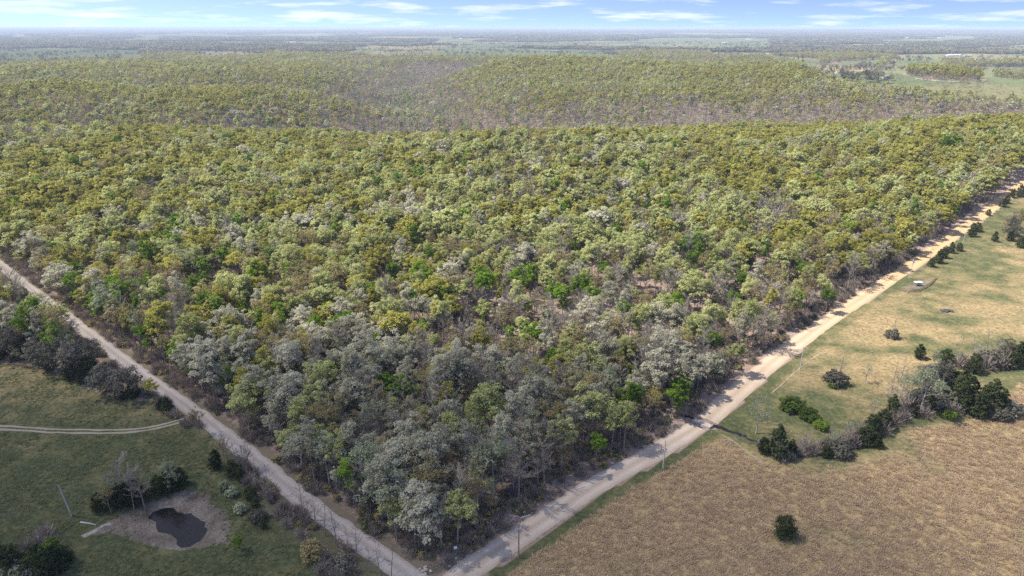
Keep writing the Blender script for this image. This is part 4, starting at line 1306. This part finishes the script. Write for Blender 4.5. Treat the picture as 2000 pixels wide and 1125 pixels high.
straws = [tuft(18, 0.42, 0.85, 0.05, M_LEAF['straw']) for _ in range(4)]
greens = [tuft(14, 0.25, 0.55, 0.05, M_LEAF['grass']) for _ in range(3)]
def hay_keep(x, y):
    n_ = fbm(x / 14, y / 9, 31, 3)
    dr_ = seg_dist(x, y, ROAD_R); c_ = seg_dist(x, y, CREEK[3:])
    return inside(x, y, HAY_R) & inside(x, y, FIELD_R_ALL) & (dr_ > 7.0) & (c_ > 5) & (rng.random(len(x)) > 0.6 * sstep(0.60, 0.72, n_)) & (rng.random(len(x)) < sstep(4, 13, c_)) & (rng.random(len(x)) < 0.55 + 0.4 * fbm(x / 3.5, y / 3.5, 33, 2))
field_scatter('dry_grass', None, (-10, 330), (100, 235), 110000, straws, hay_keep, 0.7, 1.5)
def mead_keep(x, y):
    n_ = 0.6 * fbm(x / 14, y / 9, 31, 3) + 0.4 * fbm(x / 45, y / 30, 32, 3)
    return inside(x, y, FIELD_R_ALL) & ~inside(x, y, HAY_R) & ~inside(x, y, PEN_POLY) & (seg_dist(x, y, ROAD_R) > 6.5) & (rng.random(len(x)) < 0.9 * sstep(0.42, 0.6, n_))
field_scatter('meadow_straw', None, (60, 420), (165, 460), 60000, straws, mead_keep, 0.4, 0.9)
def past_keep(x, y):
    return inside(x, y, PAST_L) & (~inside(x, y, MUD_POLY) | ((rng.random(len(x)) < 0.55 * sstep(9, 1, seg_dist(x, y, MUD_POLY + [MUD_POLY[0]]))) & (seg_dist(x, y, POND_POLY + [POND_POLY[0]]) > 4))) & (seg_dist(x, y, LANE) > 2.0) & (rng.random(len(x)) < 0.15 + 1.1 * sstep(0.4, 0.65, fbm(x / 6, y / 6, 35, 3)))
field_scatter('pasture_grass', None, (-230, -20), (95, 225), 70000, greens, past_keep, 0.5, 1.3)

# ------------------------------------------------------------------ far country: woods beyond the fields, hedgerow trees
def canopy_patch(size, n, mats):
    m = MB()
    for k in range(n):
        a = rng.uniform(-size / 2, size / 2, 2)
        c = np.array([a[0], a[1], rng.uniform(6.5, 10)])
        r_ = rng.uniform(4.0, 6.0)
        mi = int(rng.integers(0, len(mats)))
        d = unit(9); d[:, 2] = np.abs(d[:, 2])
        m.quads(c + d * r_ * np.array([1, 1, 0.9]), d + unit(9) * 0.4, rng.uniform(4, 7, 9), rng.random(9), mi)
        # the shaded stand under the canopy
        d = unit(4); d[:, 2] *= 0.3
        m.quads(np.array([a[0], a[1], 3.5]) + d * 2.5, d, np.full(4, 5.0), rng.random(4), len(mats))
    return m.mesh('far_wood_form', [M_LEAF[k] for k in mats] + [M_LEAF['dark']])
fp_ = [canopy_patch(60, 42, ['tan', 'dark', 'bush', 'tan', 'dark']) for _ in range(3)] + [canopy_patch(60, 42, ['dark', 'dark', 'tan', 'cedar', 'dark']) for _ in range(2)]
fx, fy = [], []
for y0, y1, s in ((3250, 5200, 52), (5200, 9000, 75), (9000, 16000, 120), (16000, 30000, 220)):
    yy = np.arange(y0, y1, s * 1.3)
    for a in yy:
        xs = np.arange(-0.8 * a, 0.8 * a, s)
        fx.append(xs + rng.uniform(-.4, .4, len(xs)) * s); fy.append(np.full(len(xs), a) + rng.uniform(-.5, .5, len(xs)) * s)
fx = np.concatenate(fx); fy = np.concatenate(fy)
k = forest_mask(fx, fy)
fx, fy = fx[k], fy[k]
fd_ = np.hypot(fx, fy)
sw = np.interp(fd_, [3000, 5200, 9000, 16000, 30000], [1.05, 1.25, 1.7, 2.6, 4.4]); sh = np.interp(fd_, [3000, 16000, 30000], [1.0, 1.3, 1.8]) * rng.uniform(.8, 1.25, len(fx))
pk = np.where(fbm(fx / 600, fy / 400, 44, 3) > 0.53, rng.integers(0, 3, len(fx)), rng.integers(2, 5, len(fx)))
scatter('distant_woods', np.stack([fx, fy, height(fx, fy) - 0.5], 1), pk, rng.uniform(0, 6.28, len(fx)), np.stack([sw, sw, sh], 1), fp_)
print('far patches', len(fx))

# hedgerows and field trees of the far farms
HEDGES = [([(1690, 141), (1760, 116)], 22, 'bare'), ([(1560, 136), (1690, 142), (1800, 152), (1900, 160)], 75, 'bare'), ([(1800, 138), (1880, 136), (1960, 134), (2020, 133)], 70, 'dark'),
          ([(1440, 128), (1560, 130), (1640, 126)], 40, 'bare'), ([(30, 110), (90, 109)], 14, 'dark'), ([(100, 104), (200, 102)], 26, 'dark'), ([(960, 107), (1060, 104), (1140, 104)], 40, 'tan'),
          ([(1180, 96), (1260, 92)], 24, 'bare'), ([(870, 104), (940, 107)], 18, 'dark'), ([(1850, 112), (1960, 110), (2020, 112)], 30, 'tan'), ([(1480, 100), (1600, 108), (1700, 106)], 40, 'bare'), ([(680, 108), (860, 106)], 34, 'tan'),
          ([(1300, 96), (1400, 100)], 24, 'cedar'), ([(1620, 118), (1680, 124)], 14, 'bare'), ([(1620, 160), (1740, 162), (1850, 170), (1980, 182)], 70, 'bare'), ([(1800, 150), (1850, 156), (1900, 172)], 30, 'tan'), ([(1560, 150), (1640, 152), (1720, 158)], 40, 'dark'), ([(1960, 150), (2010, 190)], 26, 'tan')]
hx, hy, hk = [], [], []
for pl, n, kn in HEDGES:
    W_ = np.array([at(*p) for p in pl])
    s = np.concatenate([[0], np.cumsum(np.hypot(*np.diff(W_, axis=0).T))])
    t = rng.uniform(0, s[-1], n)
    hx += list(np.interp(t, s, W_[:, 0]) + rng.normal(0, 9, n)); hy += list(np.interp(t, s, W_[:, 1]) + rng.normal(0, 14, n)); hk += [kn] * n
cand_y = rng.uniform(1900, 6500, 240000) ; cand_x = rng.uniform(-0.8, 0.8, 240000) * cand_y
inf = np.zeros(len(cand_x), bool)
for poly, dr_ in FAR_POLYS: inf |= inside(cand_x, cand_y, poly)
inf |= (np.hypot(cand_x, cand_y) > 3300) & (fbm(cand_x / 1700 + 5, cand_y / 1000, 21, 3) > 0.50)
inf &= far_wooded(cand_x, cand_y, True) | (rng.random(len(cand_x)) < 0.006)
cx_, cy_ = cand_x[inf][:9000], cand_y[inf][:9000]
hx += list(cx_); hy += list(cy_); hk += list(rng.choice(['bare', 'dark', 'tan', 'cedar'], len(cx_), p=[.4, .25, .25, .1]))
print('hedgerow trees', len(hx))
hforms = {}
hp_ = []
for kn in ('bare', 'dark', 'tan', 'cedar'):
    fn, mk, bark, H0, forms = KINDS[kn]
    tb, cb = fn(kn, 2 if kn != 'bare' else 1, **forms[0])
    hforms[kn] = len(hp_); hp_.append(cb.mesh('hedge_form', [M_LEAF[mk]]))
s_ = rng.uniform(0.8, 1.25, len(hx))
scatter('distant_hedgerows', np.stack([hx, hy, height(np.array(hx), np.array(hy))], 1), [hforms[k] for k in hk], rng.uniform(0, 6.28, len(hx)), np.stack([s_ * 1.1, s_ * 1.1, s_], 1), hp_)

# ------------------------------------------------------------------ farm buildings
M_WHITE = plain_mat('white_siding', (0.62, 0.62, 0.60), (0.75, 0.75, 0.73), 0.8, 0.1)
M_ROOF = {'white': plain_mat('white_metal_roof', (0.66, 0.67, 0.68), (0.78, 0.78, 0.79), 0.5, 0.1), 'grey': plain_mat('grey_metal_roof', (0.28, 0.29, 0.30), (0.38, 0.39, 0.40), 0.5, 0.1),
          'red': plain_mat('rust_roof', (0.22, 0.09, 0.06), (0.32, 0.14, 0.09), 0.5, 0.1)}
M_DARK = plain_mat('dark_opening', (0.02, 0.02, 0.02), (0.04, 0.04, 0.04), 1, 0.1)
def building(px, py, L, Wd, hw, hr, roof, label, name, rz=0.1):
    x, y = at(px, py)
    root = bpy.data.objects.new(name, None); root.location = (x, y, hz(x, y) - 0.2); root.rotation_euler.z = rz
    link(root); tag(root, label, 'building')
    w = MB(); w.box((0, 0, hw / 2), (L, Wd, hw))
    w.raw([(-L / 2, -Wd / 2, hw), (-L / 2, Wd / 2, hw), (-L / 2, 0, hw + hr), (L / 2, -Wd / 2, hw), (L / 2, Wd / 2, hw), (L / 2, 0, hw + hr)], [(0, 2, 1), (3, 4, 5)])
    w.obj('wall', M_WHITE, root)
    r_ = MB(); e = 0.6
    for s in (-1, 1):
        y1 = s * (Wd / 2 + e); z1 = hw - e * hr / (Wd / 2)
        r_.raw([(-L / 2 - e, y1, z1), (L / 2 + e, y1, z1), (L / 2 + e, 0, hw + hr), (-L / 2 - e, 0, hw + hr), (-L / 2 - e, y1, z1 + .25), (L / 2 + e, y1, z1 + .25), (L / 2 + e, 0, hw + hr + .25), (-L / 2 - e, 0, hw + hr + .25)],
               [(0, 1, 2, 3), (4, 5, 6, 7), (0, 1, 5, 4), (1, 2, 6, 5), (3, 0, 4, 7)])
    r_.obj('roof', M_ROOF[roof], root)
    d_ = MB(); d_.box((L * 0.15, -Wd / 2 - 0.03, hw * 0.42), (min(5, L * .25), 0.12, hw * 0.84)); d_.obj('door', M_DARK, root)
    for sx in (-0.3, -0.1, 0.36):
        d_ = MB(); d_.box((L * sx, -Wd / 2 - 0.03, hw * 0.58), (1.6, 0.1, 1.4)); d_.obj('window', M_DARK, root)
    return root
building(1862, 110, 60, 16, 5, 4, 'white', 'long white-roofed barn beside the green far field', 'barn', 0.05)
building(1888, 111, 34, 14, 5, 3, 'grey', 'grey-roofed shed at the right end of the long white barn', 'shed', 0.15)
building(1873, 119, 16, 10, 4, 2.5, 'white', 'small white shed below the long white barn', 'shed', -0.2)
building(1904, 120, 22, 12, 5, 4, 'white', 'white farmhouse with dark tree beside it', 'farmhouse', 0.3)
building(1793, 93, 24, 14, 6, 4, 'white', 'white house at the end of the pale far road', 'farmhouse', 0.4)
building(1730, 153, 10, 7, 3.5, 2.5, 'grey', 'small white cottage under trees by the far field', 'cottage', 0.2)
building(1552, 141, 14, 8, 3.5, 2, 'white', 'small white shed at the left corner of the far field', 'shed', 0.0)
building(410, 106, 26, 12, 5, 3, 'white', 'white-roofed farmhouse in the grove beyond the left wood', 'farmhouse', 0.2)
building(430, 105, 18, 10, 4, 3, 'grey', 'grey-roofed shed beside the farmhouse beyond the left wood', 'shed', -0.2)
building(1075, 101, 90, 14, 4, 3, 'grey', 'long low livestock barn with dark openings in the middle fields', 'barn', 0.05)
building(1415, 85, 40, 16, 6, 4, 'white', 'white barn in the far right middle fields', 'barn', 0.0)
building(1195, 74, 46, 18, 5, 4, 'red', 'rust-roofed barn at the far edge of the middle fields', 'barn', 0.0)
building(900, 77, 30, 16, 8, 5, 'white', 'bright white barn by the far tan field', 'barn', 0.2)
for px, py, w_ in [(1720, 76, 60), (1745, 76, 44), (1770, 75, 36), (1795, 75, 40), (1570, 80, 46), (1462, 78, 60), (1660, 75, 30), (1835, 75, 34), (572, 84, 46), (4, 86, 50)]:
    building(px, py, w_, 18, 6, 4, 'white', 'tiny white-roofed building far off among the trees near the horizon', 'distant_building', random.uniform(-.3, .3))['group'] = 'tiny white buildings near the horizon'
# pale far roads
for nm_, pl, w_ in (('far_road', [(1625, 146), (1690, 135), (1735, 124), (1765, 115)], 9), ('far_road', [(1775, 152), (1800, 155), (1830, 158), (1900, 162)], 9), ('far_road', [(1780, 100), (1790, 94), (1800, 90)], 12)):
    ribbon(nm_, [at(*p) for p in pl], w_, M_LANE, lift=0.8, crown=0.2, jag=0.6, step=12, seed=21, nw=3)

# ------------------------------------------------------------------ small things
M_POLE = plain_mat('weathered_pole', (0.16, 0.13, 0.10), (0.27, 0.23, 0.19), 1.5)
M_POLE_PALE = plain_mat('pale_pole', (0.38, 0.36, 0.33), (0.52, 0.50, 0.46), 1.5)
M_METAL = plain_mat('galvanised_metal', (0.45, 0.46, 0.47), (0.58, 0.59, 0.60), 2.0, 0.1)
def pole(px, py, h, label, mat=M_POLE, trans=False, arm=False, lean=0.0):
    x, y = at(px, py)
    root = bpy.data.objects.new('utility_pole', None); root.location = (x, y, grid_z(x, y)); root.rotation_euler = (0, lean, 0.3); link(root)
    tag(root, label, 'pole')
    b = MB(); b.tube([(0, 0, -0.5), (0, 0, h * .5), (0, 0, h)], [0.17, 0.145, 0.11], 8, cap=True); b.obj('shaft', mat, root)
    b = MB(); b.tube([(0, 0, h), (0, 0, h + 0.18), (0, 0, h + 0.3)], [0.05, 0.09, 0.04], 6, cap=True); b.obj('insulator', M_METAL, root)
    b = MB(); b.tube([(0.1, 0, h - 1.3), (0.35, 0, h - 1.25)], [0.03, 0.03], 5, cap=True); b.obj('bracket', M_METAL, root)
    if trans:
        b = MB(); b.tube([(0.42, 0, h - 2.3), (0.42, 0, h - 2.25), (0.42, 0, h - 1.3), (0.42, 0, h - 1.2)], [0.2, 0.3, 0.3, 0.2], 10, cap=True); b.obj('transformer', M_METAL, root)
        b = MB(); b.tube([(0.42, 0, h - 1.2), (0.42, 0, h - 0.85)], [0.06, 0.04], 6, cap=True); b.obj('bushing', M_METAL, root)
pole(1013, 1090, 9.5, 'dark wooden utility pole on the hay field verge near the junction')
pole(1295, 914, 8.5, 'pale wooden utility pole between gravel road and hay field', M_POLE_PALE)
pole(1562, 724, 9.0, 'thin grey utility pole beside the meadow footpath', M_POLE_PALE)
pole(1776, 545, 10, 'utility pole carrying a transformer beside the fenced pen', M_POLE_PALE, True)
pole(1877, 490, 10, 'utility pole carrying a transformer behind the roadside cedars', M_POLE_PALE, True)
pole(1950, 422, 10, 'wooden utility pole near the far end of the sunlit road')
pole(140, 1008, 9.0, 'pale wooden utility pole standing in the pasture above the pond', M_POLE_PALE, lean=-0.10)

# pen: posts, rails, trough
pp = [at(*p) for p in [(1757, 567), (1774, 572), (1795, 569), (1815, 558), (1829, 543)]]
M_RAIL = plain_mat('weathered_boards', (0.17, 0.13, 0.10), (0.32, 0.25, 0.19), 1.5)
root = bpy.data.objects.new('pen_fence', None); root.location = (pp[0][0], pp[0][1], grid_z(*pp[0])); link(root)
tag(root, 'low weathered board fence round the pen beside the sunlit road', 'fence')
x0, y0, z0 = root.location
for a, b_ in zip(pp[:-1], pp[1:]):
    L = math.hypot(b_[0] - a[0], b_[1] - a[1]); n = max(1, int(L / 2.6)); ang = math.atan2(b_[1] - a[1], b_[0] - a[0])
    for k in range(n):
        t = k / n
        x, y = a[0] + (b_[0] - a[0]) * t, a[1] + (b_[1] - a[1]) * t
        g_ = grid_z(x, y) - z0
        m = MB(); m.box((x - x0, y - y0, g_ + 0.6), (0.16, 0.16, 1.4), ang); m.obj('post', M_RAIL, root)
        t2 = (k + 0.5) / n
        x, y = a[0] + (b_[0] - a[0]) * t2, a[1] + (b_[1] - a[1]) * t2
        for hz_ in (0.35, 0.75, 1.12):
            m = MB(); m.box((x - x0, y - y0, g_ + hz_), (L / n - 0.18, 0.06, 0.2), ang); m.obj('board', M_RAIL, root)
x, y = at(1792, 558)
root = bpy.data.objects.new('stock_trough', None); root.location = (x, y, grid_z(x, y)); root.rotation_euler.z = 0.2; link(root)
tag(root, 'small white metal stock trough on legs inside the fenced pen', 'trough')
m = MB(); m.raw([(-1.6, -.7, .9), (1.6, -.7, .9), (1.6, .7, .9), (-1.6, .7, .9), (-1.3, -.4, .35), (1.3, -.4, .35), (1.3, .4, .35), (-1.3, .4, .35)], [(0, 1, 5, 4), (1, 2, 6, 5), (2, 3, 7, 6), (3, 0, 4, 7), (7, 6, 5, 4)]); m.obj('basin', M_METAL, root)
m = MB(); m.box((0, 0, 1.75), (3.6, 1.8, 0.08)); m.obj('roof', M_ROOF['white'], root)
for sx in (-1.45, 1.45):
    for sy in (-.75, .75):
        m = MB(); m.box((sx, sy, 0.85), (0.1, 0.1, 1.72)); m.obj('leg', M_METAL, root)

def rock_mesh(r, seed, flat=0.6):
    m = MB()
    n, k = 7, 4
    verts = [(0, 0, -r * flat * .5)]
    rs = np.random.default_rng(seed)
    for i in range(1, k):
        t = math.pi * i / k
        for j in range(n):
            q_ = r * rs.uniform(0.75, 1.15)
            a = 2 * math.pi * (j + 0.3 * (i % 2)) / n
            verts.append((math.sin(t) * math.cos(a) * q_, math.sin(t) * math.sin(a) * q_, -math.cos(t) * q_ * flat))
    verts.append((0, 0, r * flat))
    f = []
    for j in range(n):
        f.append((0, 1 + (j + 1) % n, 1 + j)); f.append((len(verts) - 1, 1 + (k - 2) * n + j, 1 + (k - 2) * n + (j + 1) % n))
        for i in range(k - 2):
            a = 1 + i * n + j; b_ = 1 + i * n + (j + 1) % n
            f.append((a, b_, b_ + n, a + n))
    m.raw(verts, f)
    return m
M_ROCK = plain_mat('pale_limestone', (0.30, 0.26, 0.22), (0.50, 0.45, 0.39), 2.0)
M_ROCK_D = plain_mat('dark_slag', (0.05, 0.05, 0.055), (0.11, 0.11, 0.12), 2.0)
rmesh = [rock_mesh(1.0, s).mesh('rock', [M_ROCK]) for s in range(4)]
for k in range(30):
    px, py = random.choice([(random.uniform(800, 925), None), (random.uniform(870, 1005), 1)])
    if py is None:
        py = 1126 - (px - 800) * 0.36 + random.uniform(-8, 8)
    else:
        py = 1088 - (px - 900) * 0.66 - 8 + random.uniform(-4, 4)
    x, y = at(px, py)
    o = bpy.data.objects.new('rock', rmesh[k % 4]); s = random.uniform(0.2, 0.7)
    o.scale = (s, s * random.uniform(.7, 1.1), s * random.uniform(.35, .6)); o.location = (x, y, grid_z(x, y) + s * .15); o.rotation_euler.z = random.uniform(0, 6)
    link(o); tag(o, 'pale limestone rock on the bare bank at the road junction', 'rock', 'rocks on the bank at the junction')
dmesh = [rock_mesh(1.0, s + 9).mesh('stone', [M_ROCK_D]) for s in range(3)]
x0, y0 = at(1850, 608)
root = bpy.data.objects.new('rubble_pile', None); root.location = (x0, y0, grid_z(x0, y0)); link(root)
tag(root, 'low heap of dark grey stones lying in the sunny meadow', 'rubble heap')
for k in range(26):
    o = bpy.data.objects.new('stone', dmesh[k % 3]); s = random.uniform(.35, .75); a = random.uniform(0, 6.28); q_ = random.random() ** .5
    o.location = (math.cos(a) * q_ * 2.3, math.sin(a) * q_ * 1.5, 0.15 + (1 - q_) * .5); o.scale = (s, s, s * .8); o.rotation_euler.z = a; link(o, root)

M_LOG = plain_mat('bleached_wood', (0.42, 0.40, 0.36), (0.62, 0.60, 0.55), 2.0)
def log(p0, p1, r, label):
    a = at(*p0); b_ = at(*p1)
    za, zb = grid_z(*a) + r * .8, grid_z(*b_) + r * .6
    d = np.array([b_[0] - a[0], b_[1] - a[1], zb - za])
    root = bpy.data.objects.new('fallen_log', None); root.location = (a[0], a[1], za); link(root); tag(root, label, 'log')
    m = MB(); m.tube([(0, 0, 0), d * .33 + [0, 0, .05], d * .66 + [.1, .05, .03], d], [r, r * .9, r * .7, r * .4], 7, cap=True); m.obj('stem', M_LOG, root)
    for t, s in ((.6, 1), (.8, -1)):
        e = d * t + np.array([-d[1], d[0], 0]) * 0.12 * s + [0, 0, .35]
        m = MB(); m.tube([d * t, e], [r * .35, r * .12], 5, cap=True); m.obj('branch_stub', M_LOG, root)
log((157, 1021), (188, 1026), 0.2, 'bleached fallen log beside the gravel wash by the pond')
log((1016, 1013), (1038, 1006), 0.2, 'pale fallen log on the wood bank beside the road, near the junction pole')
log((1254, 873), (1275, 872), 0.2, 'pale fallen log on the wood bank across from the pale utility pole')

x, y = at(890, 1084)
root = bpy.data.objects.new('road_sign', None); root.location = (x, y, grid_z(x, y)); link(root)
tag(root, 'small white sign on a post at the dark wood corner', 'sign')
m = MB(); m.tube([(0, 0, -.3), (0, 0, 2.2)], [.05, .05], 6, cap=True); m.obj('post', M_POLE, root)
m = MB(); m.box((0, -.07, 2.1), (.75, .03, .8), 0.3); m.obj('panel', M_WHITE, root)

# gate posts at the farm lane
for px, py, lab in [(353, 830, 'dark wooden gatepost south of the farm lane entrance'), (347, 814, 'dark wooden gatepost north of the farm lane entrance')]:
    x, y = at(px, py)
    root = bpy.data.objects.new('gatepost', None); root.location = (x, y, grid_z(x, y)); link(root); tag(root, lab, 'post')
    m = MB(); m.tube([(0, 0, -.3), (0, 0, 1.5), (0, 0, 1.62)], [.16, .15, .08], 8, cap=True); m.obj('shaft', M_POLE, root)
    m = MB(); m.tube([(0, 0, .4), (.9, .4, -.1)], [.07, .07], 6, cap=True); m.obj('brace', M_POLE, root)

# ------------------------------------------------------------------ clouds overhead (their shade lies on the foreground)
cm, nt, out = new_mat('cloud_vapour')
pv = nd(nt, 'ShaderNodeVolumeScatter')
pv.inputs['Color'].default_value = (1, 1, 1, 1)
pv.inputs['Density'].default_value = 0.0040
pv.inputs['Anisotropy'].default_value = 0.6
nt.links.new(pv.outputs[0], out.inputs['Volume'])
cm2 = cm.copy(); cm2.name = 'thin_cloud_vapour'
cm2.node_tree.nodes['Volume Scatter'].inputs['Density'].default_value = 0.0038
def cloud(gx_, gy_, rx, ry, rz_, alt, rot, mat_, seed):
    """a flat cumulus whose shade falls at ground point gx, gy"""
    off = sun_dir * (alt / sun_dir.z)
    bpy.ops.mesh.primitive_ico_sphere_add(subdivisions=4, radius=1.0, location=(gx_ + off.x, gy_ + off.y, alt))
    o = bpy.context.active_object
    o.name = 'cloud'; o.data.name = 'cloud'
    for v_ in o.data.vertices:
        c = v_.co
        n_ = float(fbm(np.array([c.x * 2.2 + seed + c.z]), np.array([c.y * 2.2 + seed * 2]), 51, 3)[0])
        k_ = 0.62 + 0.7 * n_
        c.x *= k_; c.y *= k_; c.z *= (k_ if c.z > 0 else 0.35)
    o.scale = (rx, ry, rz_); o.rotation_euler.z = rot
    o.data.materials.append(mat_)
    for pl in o.data.polygons: pl.use_smooth = True
    o['kind'] = 'stuff'
    return o
cloud(60, 40, 620, 165, 150, 1500, 0.0, cm2, 3)
cloud(-190, 90, 260, 170, 170, 1500, 0.2, cm, 8)

# ------------------------------------------------------------------ haze
hm, nt, out = new_mat('haze_air')
pv = nd(nt, 'ShaderNodeVolumePrincipled')
pv.inputs['Color'].default_value = (0.70, 0.83, 1.0, 1)
pv.inputs['Density'].default_value = 0.000078
pv.inputs['Anisotropy'].default_value = 0.0
nt.links.new(pv.outputs[0], out.inputs['Volume'])
zlo = float(GZ.min()) - 1.5
ztop = max(float(GZ.max()) + 2, CAM_H + 3)
m = MB(); m.box((0, 22300, (zlo + ztop) / 2), (86000, 48600, ztop - zlo))
o = m.obj('haze', hm)
o['kind'] = 'stuff'
print('ground z', GZ.min(), GZ.max(), 'verts', len(V3))
